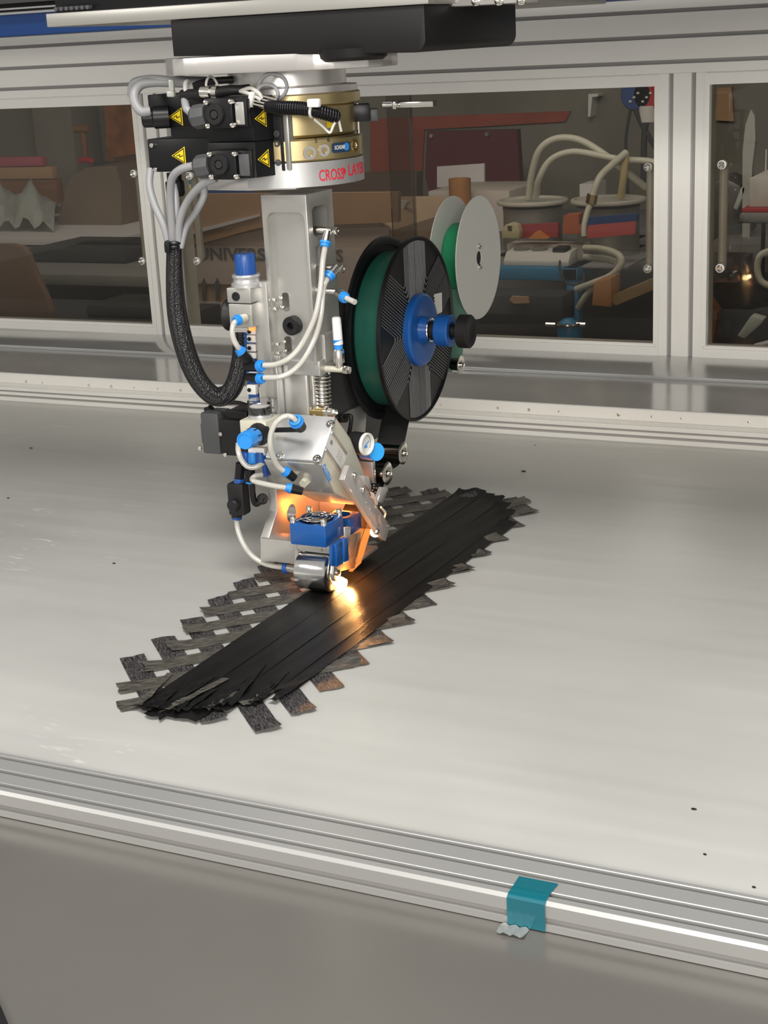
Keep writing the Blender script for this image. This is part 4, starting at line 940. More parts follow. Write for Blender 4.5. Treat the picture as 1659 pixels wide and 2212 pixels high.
F_ = at(716, 1032, X=XB1+.0003); O_ = at(701, 999, X=XB1+.0003); uv = (O_-F_)
vv = Vector((1, 0, 0)).cross(uv)
text('lettering', 'FESTO', M['labelblue'], cyb, F_, uv, vv, width=uv.length, height=.0085, bold=.02)
# ---- lower frame: left side plate, front block
XS = at(590, 1000, Y=1.70).x
pp = lambda pts: [(lambda p: (p.y, p.z))(at(*k6(*q), X=XS+.013)) for q in pts]
sp_ = pp([(600, 380), (600, 560), (618, 880), (555, 1080), (555, 1258)])
sp_ += [(sp_[-1][0]+.16, sp_[-1][1]), (sp_[0][0]+.16, sp_[0][1])]
sidep = B().prism('x', sp_, XS, XS+.013, .0008).done('side_plate', M['machined'], hd, label='left cheek plate of the head')
cc_ = at(*k6(725, 895), X=XS+.013)
cut(sidep, B().cyl((XS-.02, cc_.y, cc_.z), (XS+.04, cc_.y, cc_.z), .013))
yf = sp_[4][0]
fb = [at(*k6(555, 1090), Y=yf), at(*k6(700, 1240), Y=yf)]
B().box(XS+.002, at(650, 1200, Y=yf).x+.006, yf, yf+.03, sp_[4][1]+.001, at(*k6(600, 1092), Y=yf).z, .001).done('cross_block', M['machined'], hd)
# back wall of the lamp chamber
B().box(XS+.013, XB1-.006, 1.80, 1.81, .03, .14, .001).done('lamp_chamber_back', M['cast'], hd)
ch = Vector((0, *blk[2])); ch2 = Vector((0, *blk[3]))
B().box(XS+.0125, XB1-.004, 1.712, 1.80, .012, .016).done('reflector_floor', M['machined'], hd)

# ---- fan boxes
YFN = 1.635; tfl, tfr, bfr = at(*kf(155, 315), Y=YFN), at(*kf(650, 375), Y=YFN), at(*kf(690, 665), Y=YFN)
zt5, zb5 = (tfl.z+tfr.z)/2, bfr.z
yb5 = at(*kf(905, 235), X=tfr.x).y
fan = B().box(tfl.x, tfr.x, YFN, yb5, zb5, zt5, .0018).done('cooling_fan', M['spoolblue'], hd, label='front blue fan housing with wire guard')
fc = Vector(((tfl.x+tfr.x)/2, (YFN+yb5)/2, zt5)); hw = (tfr.x-tfl.x)/2
cut(fan, B().cyl(fc+Vector((0, 0, -.012)), fc+Vector((0, 0, .01)), hw*.88, seg=40))
B().cyl(fc+Vector((0, 0, -.013)), fc+Vector((0, 0, -.010)), hw*.86, seg=32).cyl(fc+Vector((0, 0, -.011)), fc+Vector((0, 0, -.002)), hw*.34).done('fan_hub', M['blackm'], fan)
for k in range(7):
    an = 2*pi*k/7; B().obox(fc+Vector((cos(an)*hw*.58, sin(an)*hw*.58, -.006)), (cos(an), sin(an), 0), (-sin(an), cos(an), .7), (0, 0, 1), hw*.5, .010, .0012).done('fan_blade', M['black'], fan)
gd = B()
for r_ in (.30, .60, .86): gd.ring(fc+Vector((0, 0, .003)), (0, 0, 1), hw*r_*.92, .0009, 36)
for k in range(4):
    an = pi/4+pi/2*k; d_ = Vector((cos(an), sin(an), 0)); gd.tube([fc+d_*hw*.27+Vector((0, 0, .003)), fc+d_*hw*.8+Vector((0, 0, .0035)), fc+d_*hw*1.12+Vector((0, 0, .001))], .0010, 8, 0)
gd.done('wire_guard', M['chrome'], fan)
for k in range(4):
    an = pi/4+pi/2*k; c = fc+Vector((cos(an), sin(an), 0))*hw*1.2
    B().lathe(c, (0, 0, 1), [(0, 0), (0, .0040), (.0075, .0042), (.0085, .0036), (.0085, .002), (.006, .0018), (.006, 0)], 16).done('cap_screw', M['chrome'], fan)
q0_, q1_ = at(*kf(1005, 240), X=tfr.x-.006), at(*kf(1152, 180), X=tfr.x-.006)
zt6 = (q0_.z+q1_.z)/2; zb6 = at(*kf(1010, 495), X=tfr.x-.006).z
fan2 = B().box(tfl.x+.004, tfr.x-.006, q0_.y-.004, q1_.y, zb6, zt6, .002).done('cooling_fan', M['spoolblue'], hd, label='rear blue fan housing half hidden behind the front one')
c2_ = Vector(((tfl.x+tfr.x)/2-.001, (q0_.y+q1_.y)/2-.002, zt6)); hw2 = (q1_.y-q0_.y)/2
cut(fan2, B().cyl(c2_+Vector((0, 0, -.02)), c2_+Vector((0, 0, .01)), hw2*.78, seg=32))
B().cyl(c2_+Vector((0, 0, -.021)), c2_+Vector((0, 0, -.018)), hw2*.76).done('fan_rotor', M['blackm'], fan2)
# roller fork
ya, yz = YFN+.008, YFN+.030
fz = at(*kf(400, 712), Y=ya).z
fk = B().box(tfl.x+.004, tfr.x+.003, ya, yz+.012, fz, zb5, .001).done('roller_fork', M['machined'], hd, label='aluminium fork holding the roller')
RR = .0265; RC = (1.649, RR+.0030)
rx0, rx1 = at(*kf(243, 1000), Y=1.630).x, at(*kf(655, 1000), Y=1.627).x
for (xa_, xb_) in ((rx1+.0012, rx1+.0062), (rx0-.0062, rx0-.0012)):
    P = [(ya, zb5), (ya, .05), (RC[0]-.012, RC[1]+.002)]
    for k in range(9): an = pi+pi*k/8; P.append((RC[0]+.012*cos(an), RC[1]+.012*sin(an)))
    P += [(yz+.012, .05), (yz+.012, zb5)]
    B().prism('x', P, xa_, xb_, .0006).done('fork_arm', M['machined'], fk)
B().cyl((rx0-.008, *RC), (rx1+.0085, *RC), .0046).done('axle', M['chrome'], fk)
for x in (300, 620):
    p = at(*kf(x, 690), Y=ya); B().cyl(p, p+Vector((0, -.001, 0)), .0026, seg=14).done('screw', M['chrome'], fk)
B().lathe((rx0, *RC), (1, 0, 0), [(0, 0), (0, RR-.0035), (.001, RR-.0005), (.002, RR), (rx1-rx0-.002, RR), (rx1-rx0-.001, RR-.0008), (rx1-rx0, RR-.003), (rx1-rx0, .011), (rx1-rx0-.002, .010), (rx1-rx0-.002, 0)], 64).done('press_roller', mat('polished_roller', (.66, .66, .66), .17, 1, rnoise=.05, nscale=300, stretch=(1, .02, .02)), hd, label='polished steel press roller')
# blue bracket on the right of the fork
a = at(*kf(745, 640), X=rx1+.0075); b = at(*kf(875, 920), X=rx1+.0075)
bx = rx1+.0065
P = [(lambda p: (p.y, p.z))(at(*kf(*q), X=bx+.004)) for q in ((740, 640), (900, 530), (905, 880), (800, 925), (748, 905))]
bbk = B().prism('x', P, bx, bx+.004, .0008).done('sensor_bracket', M['spoolblue'], hd, label='blue plastic bracket beside the roller')
P = [(lambda p: (p.y, p.z))(at(*kf(*q), X=bx+.008)) for q in ((805, 610), (905, 530), (905, 870), (820, 925))]
B().prism('x', P, bx+.004, bx+.008, .0008).done('bracket_plate', M['spoolblue'], bbk)
P = [(lambda p: (p.y, p.z))(at(*kf(*q), X=bx+.011)) for q in ((915, 535), (965, 515), (985, 830), (920, 862))]
B().prism('x', P, bx+.005, bx+.011, .0008).done('bracket_rib', M['spoolblue'], bbk)
for (x, y) in ((870, 610), (880, 790)):
    p = at(*kf(x, y), X=bx+.0085); B().cyl(p, p+Vector((-.001, 0, 0)), .0036, seg=16).done('hole', M['badge'], bbk)
# silver shield plates behind
def plateX(name, f, pts, X, th, m, par=None, bev=.0005, lab=None):
    P = [(lambda p: (p.y, p.z))(at(*f(*q), X=X)) for q in pts]
    return B().prism('x', P, X-th, X, bev).done(name, m, par or hd, label=lab)
plateX('shield_plate', kf, [(920, 375), (1010, 370), (995, 560), (975, 700), (990, 860), (915, 880), (925, 560)], rx1+.003, .002, M['cast'])
# quartz light guide
lg = bpy.data.materials.new('lit_quartz'); lg.use_nodes = True; nt = lg.node_tree; nt.nodes.clear()
o_ = nt.nodes.new('ShaderNodeOutputMaterial'); tr = nt.nodes.new('ShaderNodeBsdfTransparent'); tr.inputs[0].default_value = (.95, .68, .45, 1)
em = nt.nodes.new('ShaderNodeEmission'); em.inputs[0].default_value = (1, .33, .07, 1); em.inputs[1].default_value = 1.5
glo = nt.nodes.new('ShaderNodeBsdfGlossy'); glo.inputs['Roughness'].default_value = .08
m1_ = nt.nodes.new('ShaderNodeMixShader'); m1_.inputs[0].default_value = .50; m2_ = nt.nodes.new('ShaderNodeMixShader'); m2_.inputs[0].default_value = .12
nt.links.new(tr.outputs[0], m1_.inputs[1]); nt.links.new(em.outputs[0], m1_.inputs[2]); nt.links.new(m1_.outputs[0], m2_.inputs[1]); nt.links.new(glo.outputs[0], m2_.inputs[2]); nt.links.new(m2_.outputs[0], o_.inputs[0])
lmp = plateX('light_guide', kf, [(1150, 395), (1275, 400), (1285, 430), (1150, 870), (1030, 990), (990, 985), (1060, 700)], rx1-.004, .040, lg, lab='orange glowing quartz light guide behind the roller')
plateX('guide_shell', kf, [(1010, 480), (1150, 440), (1140, 600), (1100, 780), (1060, 940), (860, 985), (850, 900), (985, 840)], rx1+.001, .0015, clearmat('quartz_shell', (.92, .74, .6), .05, .12, .25, (.8, .5, .3)), lmp)
# clear acrylic arms of the cutter
am = M['clear']
XA = -.858
arm = plateX('acrylic_arm', kg, [(110, 925), (165, 925), (400, 1330), (560, 1600), (760, 1890), (690, 2130), (610, 2060), (470, 1850), (250, 1500), (25, 1160)], XA, .008, clearmat('acrylic_arm', (.85, .82, .80), .06, .10, .5, (.68, .64, .61)), lab='clear acrylic arm screwed to the cylinder')
for (x, y, r) in ((170, 1080, .0038), (305, 1305, .0038), (525, 1975, .0038)):
    p = at(*kg(x, y), X=XA); B().lathe(p, (1, 0, 0), [(-.001, 0), (-.001, r), (.003, r), (.0042, r*.85), (.0042, r*.45), (.002, r*.4), (.002, 0)], 20).done('cap_screw', M['chrome'], arm)
for (x, y) in ((375, 1520), (440, 1630), (555, 1870), (745, 1890)):
    p = at(*kg(x, y), X=XA); B().cyl(p, p+Vector((.0012, 0, 0)), .0012, seg=10).done('pin', M['chrome'], arm)
pr_ = [at(*kg(x, y), X=XA-.003) for x, y in ((610, 1590), (680, 1680), (660, 1780), (690, 1850), (650, 1890), (600, 1830), (590, 1720))]
B().tube(pr_, .0016, 8).done('cream_ring', mat('cream_rubber', (.75, .70, .50), .5), arm)
plateX('slide_block', kg, [(350, 1090), (410, 1090), (460, 1250), (460, 1340), (360, 1230)], XA-.004, .02, M['cast'])
plateX('inner_plate', kg, [(450, 1340), (500, 1360), (570, 1520), (560, 1560)], XA-.004, .003, M['white'])
plateX('sensor_label', kg, [(455, 1205), (630, 1215), (620, 1270), (545, 1460), (440, 1330)], XA-.022, .012, M['blackm'], lab='black sensor with white markings')
plateX('clear_guide', kg, [(630, 1270), (700, 1265), (735, 1310), (640, 1530), (560, 1500)], XA-.006, .006, clearmat('milky_guide', (.7, .7, .68), .06, .12, .45, (.6, .6, .56)))
p0_ = at(*kg(470, 1290), X=XA-.0215); pu = at(*kg(590, 1300), X=XA-.0215)-p0_
for k, (x, y) in enumerate(((500, 1240), (500, 1280), (540, 1285), (575, 1290), (480, 1320), (520, 1350), (545, 1355), (525, 1390))):
    B().obox(at(*kg(x, y), X=XA-.0215), pu, pu.cross(Vector((1, 0, 0))), (1, 0, 0), .0030, .0016, .0003).done('white_mark', M['whiteink'], hd)
B().cyl(at(*kg(540, 1990), X=XA-.03), at(*kg(520, 1985), X=XA-.008), .008).done('arm_pivot', M['chrome'], hd)

# ---- guide rollers and second gauge/knob (right)
def groll(cx, cy, xr_, L, rf=.0165, rb=.0112, nm='guide_roller', lab=None):
    c = at(cx, cy, X=xr_)
    o = B().cyl((xr_-L, c.y, c.z), (xr_-.002, c.y, c.z), rb, seg=32).done(nm, mat('dark_chrome', (.30, .26, .22), .16, 1) if 'dark_chrome' not in bpy.data.materials else bpy.data.materials['dark_chrome'], hd, label=lab)
    B().lathe((xr_-.002, c.y, c.z), (1, 0, 0), [(0, 0), (0, rf), (.001, rf), (.0015, rf*.96), (.0018, rf*.5), (.0012, rf*.48), (.0012, 0)], 40).done('flange', M['chrome'], o)
    B().lathe((xr_-L-.001, c.y, c.z), (1, 0, 0), [(0, 0), (0, rf), (.001, rf), (.001, 0)], 40).done('flange', M['chrome'], o)
    B().lathe((xr_, c.y, c.z), (1, 0, 0), [(0, 0), (0, .0055), (.001, .0055), (.001, .004), (.004, .0038), (.0045, .002), (.003, .0016), (.003, 0)], 24).done('bolt', M['chrome'], o)
    return c
r1 = groll(873, 979, -.870, .055, lab='upper tape guide roller')
r2_ = groll(839, 1023, -.870, .055, lab='lower tape guide roller')
r3 = groll(997, 788, -.880, .045, .0148, .010, lab='small guide roller for the green film')
# carrier plate behind the spools
cpl = B().prism('x', [(1.778, .135), (1.778, .345), (1.83, .36), (1.98, .36), (2.20, .40), (2.24, .39), (2.24, .33), (2.16, .19), (2.12, .18), (1.96, .135)], -.944, -.938, .001).done('spool_carrier_plate', mat('dark_carrier_plate', (.10, .10, .10), .35, .6), hd, label='grey plate carrying the spools')
q = [(lambda p: (p.y, p.z))(at(*ks(*p_), X=-.935)) for p_ in ((235, 1780), (340, 1860), (230, 2120), (120, 2080))]
B().prism('x', [(1.80, .10), (1.80, .20), (1.90, .20), (1.87, .10)], -.9375, -.932, .001).done('lower_bracket', M['machined'], hd)
# gauge + blue knob right of cylinder
ga, gb_ = at(*kg(190, 560), Y=1.755), at(*kg(330, 555), Y=1.745)
dg_ = Vector((1, -.18, 0)).normalized()
gz_ = B().lathe(ga, dg_, [(-.004, 0), (-.004, .0145), (0, .0155), (.018, .0155), (.018, 0)], 32).done('pressure_gauge', M['blackm'], hd, label='small round gauge with white dial facing right')
gl = B().lathe(ga+dg_*.018, dg_, [(0, 0), (0, .0138), (.0006, .0138), (.0006, 0)], 32).done('dial', M['white'], gz_)
B().ring(ga+dg_*.0215, dg_, .0142, .0014, 40).ring(ga+dg_*.0190, dg_, .0142, .0014, 40).done('lens_rim', M['white'], gz_)
gu = Vector((0, 0, 1)); gh = gu.cross(dg_).normalized()
for i in range(24):
    an = -2.2+4.4*i/23; c = ga+dg_*.0188+(gu*cos(an)+gh*sin(an))*.0118
    B().obox(c, gu*cos(an)+gh*sin(an), dg_.cross(gu*cos(an)+gh*sin(an)), dg_, .0024, .0005, .0002).done('tick', M['ink'], gl)
B().obox(ga+dg_*.0188+gh*.003, gh+gu*.5, dg_.cross(gh+gu*.5), dg_, .011, .0016, .0003).obox(ga+dg_*.0188-gu*.004, gh, gu, dg_, .007, .003, .0003).done('dial_print', M['labelblue'], gl)
kb0 = at(*kg(330, 690), Y=1.79); kb1 = at(*kg(550, 710), Y=1.775)
kk = B().cyl(kb0, kb1, .0118, .0128, seg=32).done('knob', M['sky'], hd, label='bright blue knob pointing right below the gauge')
B().lathe(kb1, kb1-kb0, [(0, .0124), (.0004, .0120), (.0006, 0)], 32).done('knob_face', mat('light_blue_face', (.03, .36, .85), .4), kk)
B().cyl(kb0+Vector((-.02, .004, 0)), kb0, .0135).done('knob_base', M['blackm'], kk)
B().tube([at(*kg(0, 170), Y=1.77), at(*kg(60, 130), Y=1.76), at(*kg(135, 150), Y=1.755), at(*kg(125, 300), Y=1.755), at(*kg(95, 450), Y=1.755)], .0028, 12).done('black_elbow_pipe', M['black'], hd)
B().cyl(at(*kg(-30, 175), Y=1.77), at(*kg(45, 170), Y=1.765), .0062).done('elbow_block', M['blackm'], hd)

# ================================================================ AIR HOSES
def hose(label, f, pts, r=.0040): return tubething('air_hose', label, 'hose', f, pts, r, M['hose'], 14)
hose('outer milky air hose curving from the top elbow across the column', k5, [(1212, 225, 1.703), (1185, 400, 1.70), (1165, 640, 1.693), (1120, 900, 1.685), (1050, 1080, 1.68), (960, 1240, 1.675), (850, 1355, 1.665), (720, 1415, 1.66), (590, 1425, 1.655)], .0037)
hose('inner milky air hose curving from the middle elbow to the lower black fitting', k5, [(1235, 555, 1.71), (1190, 660, 1.70), (1170, 900, 1.692), (1120, 1120, 1.687), (1020, 1330, 1.678), (900, 1470, 1.67), (760, 1540, 1.66), (595, 1548, 1.655)], .0037)
hose('short stub of milky hose pointing right under the third elbow', k5, [(1400, 745, 1.704), (1450, 770, 1.70), (1505, 795, 1.695)], .0037)
hose('short milky hose from the upper regulator down to the black fitting', k5, [(340, 975, 1.654), (300, 1010, 1.648), (285, 1090, 1.645), (300, 1170, 1.645), (335, 1235, 1.648), (372, 1285, 1.655)], .0037)
hose('milky hose looping in a wide arc over the cylinder end cap', kr, [(1200, 520, 1.625), (1140, 460, 1.622), (1040, 445, 1.62), (930, 500, 1.615), (840, 610, 1.612), (790, 760, 1.61), (785, 930, 1.61), (830, 1110, 1.615), (910, 1260, 1.622), (1010, 1345, 1.628)], .0037)
hose('milky hose bending under the lower blue knob', kr, [(262, 900, 1.65), (262, 1000, 1.64), (300, 1130, 1.635), (380, 1240, 1.635), (470, 1280, 1.637), (580, 1260, 1.642), (660, 1205, 1.65)], .0037)
hose('milky hose running right to the lowest black fitting', kr, [(640, 1400, 1.65), (540, 1420, 1.64), (490, 1470, 1.635), (540, 1510, 1.632), (700, 1550, 1.632), (900, 1590, 1.632), (1090, 1615, 1.634)], .0037)
hose('long milky hose sweeping from the black valve to the roller', k6, [(313, 930, 1.655), (328, 1030, 1.65), (370, 1130, 1.648), (430, 1210, 1.65), (510, 1265, 1.652), (600, 1290, 1.655), (690, 1300, 1.658)], .0037)
p = F(k6, 690, 1300, 1.658); e = F(k6, 755, 1312, 1.66)
nf = B().cyl(p, e, .0068, seg=16).done('nipple', M['chrome'], hd); B().cyl(p+Vector((-.004, 0, 0)), p+Vector((.002, 0, 0)), .0085, seg=18).done('release_ring', M['blue'], nf)

# ================================================================ BLACK TAPE SPOOL
SX = -.868; sc0 = at(905, 712, X=SX); SY, SZ = sc0.y, sc0.z; SR = .1335
spl = thing('tape_spool', 'large black plastic spool of carbon tape with royal blue hub', 'spool', (SX-.025, SY, SZ-SR))
ax = Vector((1, 0, 0)); o0 = Vector((0, SY, SZ))
XLd = SX-.050
fl = B().lathe((SX, SY, SZ), ax, [(-.006, .03), (-.006, SR), (-.001, SR), (.0, SR-.001), (.0, SR-.0025), (-.003, SR-.004), (-.003, .03)], 96).done('front_flange', M['black'], spl, label='ribbed black front disc')
B().lathe((XLd, SY, SZ), ax, [(-.006, .03), (-.006, SR-.001), (-.005, SR), (-.001, SR), (0, SR-.002), (0, SR-.012), (-.003, SR-.013), (-.003, .03)], 96).done('rear_flange', M['black'], spl, label='black rear disc')
B().cyl((XLd-.003, SY, SZ), (SX-.006, SY, SZ), .112, seg=96).done('tape_winding', M['dgreen'], spl, label='dark green film covered tape winding')
rb_ = B()
def P3(a, b): return Vector((SX-.0022, SY+a, SZ+b))
lim = SR-.006
for k in range(6):
    th = pi/2+k*pi/3; e1 = Vector((cos(th), sin(th))); bis = Vector((cos(th+pi/6), sin(th+pi/6))); e2 = Vector((cos(th+pi/3), sin(th+pi/3)))
    for j in range(9):
        off = .0025+.0042*j; vtx = bis*(2*off)
        r_v = vtx.length
        pts = []
        for e_ in (e1, e2):
            # outward end where |p| = lim
            b_ = vtx.dot(e_); c_ = vtx.length_squared-lim*lim; tt = -b_+sqrt(max(b_*b_-c_, 0)); pts.append((vtx, e_, tt))
        if r_v > .046:
            rr = .012
            A_ = [pts[0][0]+pts[0][1]*pts[0][2], vtx+e1*rr, vtx+(e1+e2)*rr*.35, vtx+e2*rr, pts[1][0]+pts[1][1]*pts[1][2]]
            rb_.tube([P3(*q) for q in A_], .0008, 5, 3)
        else:
            for (v0, e_, tt) in pts:
                b_ = v0.dot(e_); c_ = v0.length_squared-.046**2; t0 = -b_+sqrt(max(b_*b_-c_, 0)); rb_.tube([P3(*(v0+e_*t0)), P3(*(v0+e_*tt))], .0008, 5, 0)
rb_.done('rib_pattern', mat('rib_black', (.11, .11, .11), .4), fl, label='raised ribs', kind='stuff')
B().cyl((GX-.030, GY, GZ), (GX-.002, GY, GZ), .0108).done('x', M['blackm']) if 0 else None
# label patch
a = at(*ks(810, 868), X=SX-.001); b = at(*ks(868, 1010), X=SX-.001); a2__ = at(*ks(866, 855), X=SX-.001)
B().prism('x', [(a.y, a.z), (a2__.y, a2__.z), (b.y, b.z), (a.y, b.z)], SX-.003, SX-.0012).done('white_label', M['white'], spl)
hub = B().lathe((SX-.002, SY, SZ), ax, [(0, .02), (0, .0525), (.008, .0530), (.0105, .051), (.0115, .048), (.0085, .020), (.020, .0175), (.020, .0)], 64).done('hub', M['spoolblue'], spl, label='royal blue hub disc')
B().ring((SX+.019, SY, SZ), ax, .0160, .0016, 40).done('steel_ring', M['chrome'], hub)
kn0 = at(*ks(888, 1145), X=SX+.040)
B().lathe((SX+.018, SY, SZ), ax, [(0, 0), (0, .012), (.012, .012), (.012, 0)], 32).done('shaft', M['blackm'], spl)
B().lathe((SX+.030, SY, SZ), ax, [(0, .008), (0, .0215), (.002, .023), (.020, .023), (.022, .0215), (.022, .013), (.016, .012), (.016, 0)], 48).done('collar', M['spoolblue'], spl)
B().cyl((SX+.044, SY, SZ), (SX+.066, SY, SZ), .0095).done('shaft', M['black'], spl)
kb2 = B().lathe((SX+.064, SY, SZ), ax, [(0, 0), (0, .022), (.001, .0235), (.016, .0235), (.0175, .022), (.0175, .012), (.0165, .010), (.0165, 0)], 48).done('knurled_knob', M['blackm'], spl, label='black knurled clamping knob')
kx = B()
for k in range(44):
    an = 2*pi*k/44; kx.obox((SX+.0725, SY+.0236*cos(an), SZ+.0236*sin(an)), ax, (0, cos(an), sin(an)), (0, -sin(an), cos(an)), .014, .0010, .0018)
kx.done('knurling', M['blackm'], kb2, kind='stuff')
# spindle to the carrier plate
B().cyl((-.938, SY, SZ), (XLd-.0062, SY, SZ), .015).done('spindle', M['machined'], hd)

# ================================================================ FILM SPOOL (white discs, green film)
GX = -.880; g0_ = at(1035, 557, X=GX); GY, GZ = g0_.y, g0_.z; GR = .0975
gs = thing('film_spool', 'take-up spool with two white discs winding bright green film', 'spool', (GX-.02, GY, GZ-GR))
gf = B().cyl((GX-.0015, GY, GZ), (GX, GY, GZ), GR, seg=96, ch=.0003).done('front_disc', M['disc'], gs)
cut(gf, B().cyl((GX-.01, GY, GZ), (GX+.01, GY, GZ), .0110, seg=32))
for k in range(10):
    an = 2*pi*(k+.5)/10; cut(gf, B().cyl((GX-.01, GY+.0185*cos(an), GZ+.0185*sin(an)), (GX+.01, GY+.0185*cos(an), GZ+.0185*sin(an)), .0022, seg=10))
B().cyl((GX-.046, GY, GZ), (GX-.0445, GY, GZ), GR, seg=96, ch=.0003).done('rear_disc', M['disc'], gs)
B().cyl((GX-.0016, GY, GZ), (GX-.0013, GY, GZ), .022, seg=32).done('hub_core', M['blackm'], gs)
B().cyl((GX-.0444, GY, GZ), (GX-.0017, GY, GZ), .055, seg=64).done('green_film_winding', M['green'], gs, label='bright green film winding')
B().cyl((GX-.030, GY, GZ), (GX-.002, GY, GZ), .0108).done('spindle', M['machined'], gs) if False else None
for s_ in (1, -1):
    B().lathe((GX, GY, GZ+s_*.0165+.002), ax, [(0, 0), (0, .0045), (.003, .0042), (.004, .002), (.003, 0)], 16).done('screw', M['chrome'], gs)
B().cyl((-.938, GY, GZ), (GX-.0462, GY, GZ), .012).done('spindle', M['machined'], hd)
# film path between the spools
def band(name, path, x0, x1, mt, label, cat, th=.0004):
    P = smoothpts([Vector((0, a, b)) for a, b in path], 6)
    rows = [[Vector((x0, p.y, p.z)), Vector((x1, p.y, p.z))] for p in P]
    return tag(B().sheet(rows, th, (0, -1, 0)).done(name, mt, sharp=60), label, cat)
band('green_film', [(GY-.038, GZ-.045), (GY-.05, GZ-.08), (r3.y+.009, r3.z+.005)], GX-.043, GX-.003, M['film'], 'pale green film running from the white spool down to the small roller', 'film')
band('green_film', [(r3.y-.006, r3.z-.011), (r3.y-.03, r3.z-.005), (SY+.105, SZ-.06)], GX-.043, GX-.003, M['film'], 'pale green film between the small roller and the black spool', 'film')
# carbon tape from the spool to the head
t0 = at(*ks(610, 1890), X=-.895); 
tpth = [(SY+.06, SZ-.094), (r1.y+.06, r1.z+.060), (r1.y+.0125, r1.z+.002), (r1.y-.002, r1.z-.016), (r2_.y+.018, r2_.z-.002), (r2_.y+.0125, r2_.z-.008)]
band('carbon_tape', tpth, -.921, -.877, M['tapeband'], 'black carbon tape running from the spool over the guide rollers', 'tape')
band('carbon_tape', [(r2_.y+.006, r2_.z-.0125), (1.79, .080), (1.74, .040), (1.70, .012), (1.68, .004)], -.921, -.877, M['tapeband'], 'black carbon tape feeding down into the press roller nip', 'tape')

# ================================================================ NIP LAMP
np_ = at(737, 1258, Y=1.668)
gm = mat('flash_glow', (1, .8, .4), .5, emis=(1, .72, .30), estr=30)
fg = thing('flash_lamp', 'blinding orange white flash lamp glowing at the roller nip', 'lamp', np_)
B().lathe(np_, ax, [(-.010, 0), (-.009, .004), (0, .0075), (.007, .005), (.009, 0)], 20).done('lamp_glow', gm, fg)
def plight(n, loc, e, col, r):
    l = bpy.data.lights.new(n, 'POINT'); l.energy = e; l.color = col; l.shadow_soft_size = r
    o = bpy.data.objects.new(n, l); C.objects.link(o); o.location = loc
plight('nip_light', np_+Vector((.0105, .004, .004)), .30, (1, .42, .12), .004)
plight('flash_tube_light', (-.915, 1.765, .075), .42, (1, .24, .04), .02)
# ================================================================ BEHIND THE WINDOWS
def bgm(n, c, r=.6, **k): return mat(n, c, r, **k)
K = dict(card=bgm('cardboard', (.42, .26, .15), .8, noise=.08, nscale=8), card2=bgm('light_cardboard', (.50, .36, .25), .8, noise=.06, nscale=8), osb=bgm('osb_board', (.35, .13, .04), .8, noise=.35, nscale=14),
    wood=bgm('brown_wood', (.20, .09, .04), .7, noise=.2, nscale=10, stretch=(1, 6, 6)), orangewood=bgm('orange_wood', (.42, .19, .06), .6, noise=.12, nscale=10), pink=bgm('pink_film', (.45, .10, .16), .3), cloth=bgm('white_cloth', (.42, .45, .43), .8, noise=.05),
    foam=bgm('black_foam', (.035, .036, .04), .8), maroon=bgm('maroon_panel', (.10, .012, .02), .6), redpaint=bgm('faded_red_stripe', (.34, .08, .05), .85, noise=.25, nscale=5), paper=bgm('paper', (.62, .60, .62), .8), box=bgm('white_carton', (.55, .50, .46), .8),
    steel=bgm('drum_steel', (.42, .42, .40), .4, metal=.6), lid=bgm('drum_lid', (.50, .49, .44), .5), rubber=bgm('milk_hose', (.52, .52, .44), .4), tblue=bgm('blue_rack', (.02, .20, .40), .4), redlab=bgm('red_label', (.55, .10, .10), .6),
    whitebox=bgm('white_box', (.60, .60, .58), .6), blackb=bgm('black_bench', (.02, .02, .022), .6), greyb=bgm('grey_bench', (.22, .22, .22), .5), ink=bgm('grey_print', (.13, .12, .13), .8), yel=bgm('yellow_print', (.6, .5, .02), .6), plug=bgm('blue_plug', (.02, .06, .22), .4), rplug=bgm('red_plug', (.40, .02, .03), .4))
def R2(px0, py0, px1, py1, Yp):
    a, b = at(px0, py0, Y=Yp), at(px1, py1, Y=Yp); return min(a.x, b.x), max(a.x, b.x), min(a.z, b.z), max(a.z, b.z)
def bbox(name, label, cat, r, Yp, dep, m, bev=.004, group=None):
    x0, x1, z0, z1 = R2(*r, Yp); return tag(B().box(x0, x1, Yp, Yp+dep, z0, z1, bev).done(name, m), label, cat, group)
def bpoly(name, label, cat, pts, Yp, dep, m, bev=0, parent=None):
    P = [(lambda p: (p.x, p.z))(at(x, y, Y=Yp)) for x, y in pts]; o = B().prism('y', P, Yp, Yp+dep, bev).done(name, m, parent)
    return tag(o, label, cat) if parent is None else o
# benches that carry the things
xbl, xbr, zb0, zb1 = R2(-60, 617, 330, 597, 3.4)
bn = thing('workbench', 'dark workbench with grey worktop behind the left window', 'workbench', (-2.6, 3.6, ZF))
XWB = at(340, 600, Y=3.4).x
B().box(-4.3, XWB, 3.40, 4.3, zb0+.008, zb1, .003).done('worktop', K['greyb'], bn); B().box(-4.25, XWB-.02, 3.45, 4.25, ZF, zb0+.008).done('cabinet', K['blackb'], bn)
zsh = at(100, 530, Y=3.9).z; zsh1 = at(100, 512, Y=3.9).z
sh = thing('shelf_board', 'white shelf board with two black sockets behind the left window', 'shelf', (-2.8, 4.0, zsh))
B().box(-4.3, at(262, 520, Y=3.9).x, 3.9, 4.9, zsh, zsh1, .002).done('board', K['paper'], sh)
x0, x1, z0, z1 = R2(197, 533, 233, 517, 3.895)
B().box(x0, (x0+x1)/2-.003, 3.885, 3.9, z0, z1, .002).done('socket', K['blackb'], sh); B().box((x0+x1)/2+.003, x1, 3.885, 3.9, z0, z1, .002).done('socket', K['blackb'], sh)
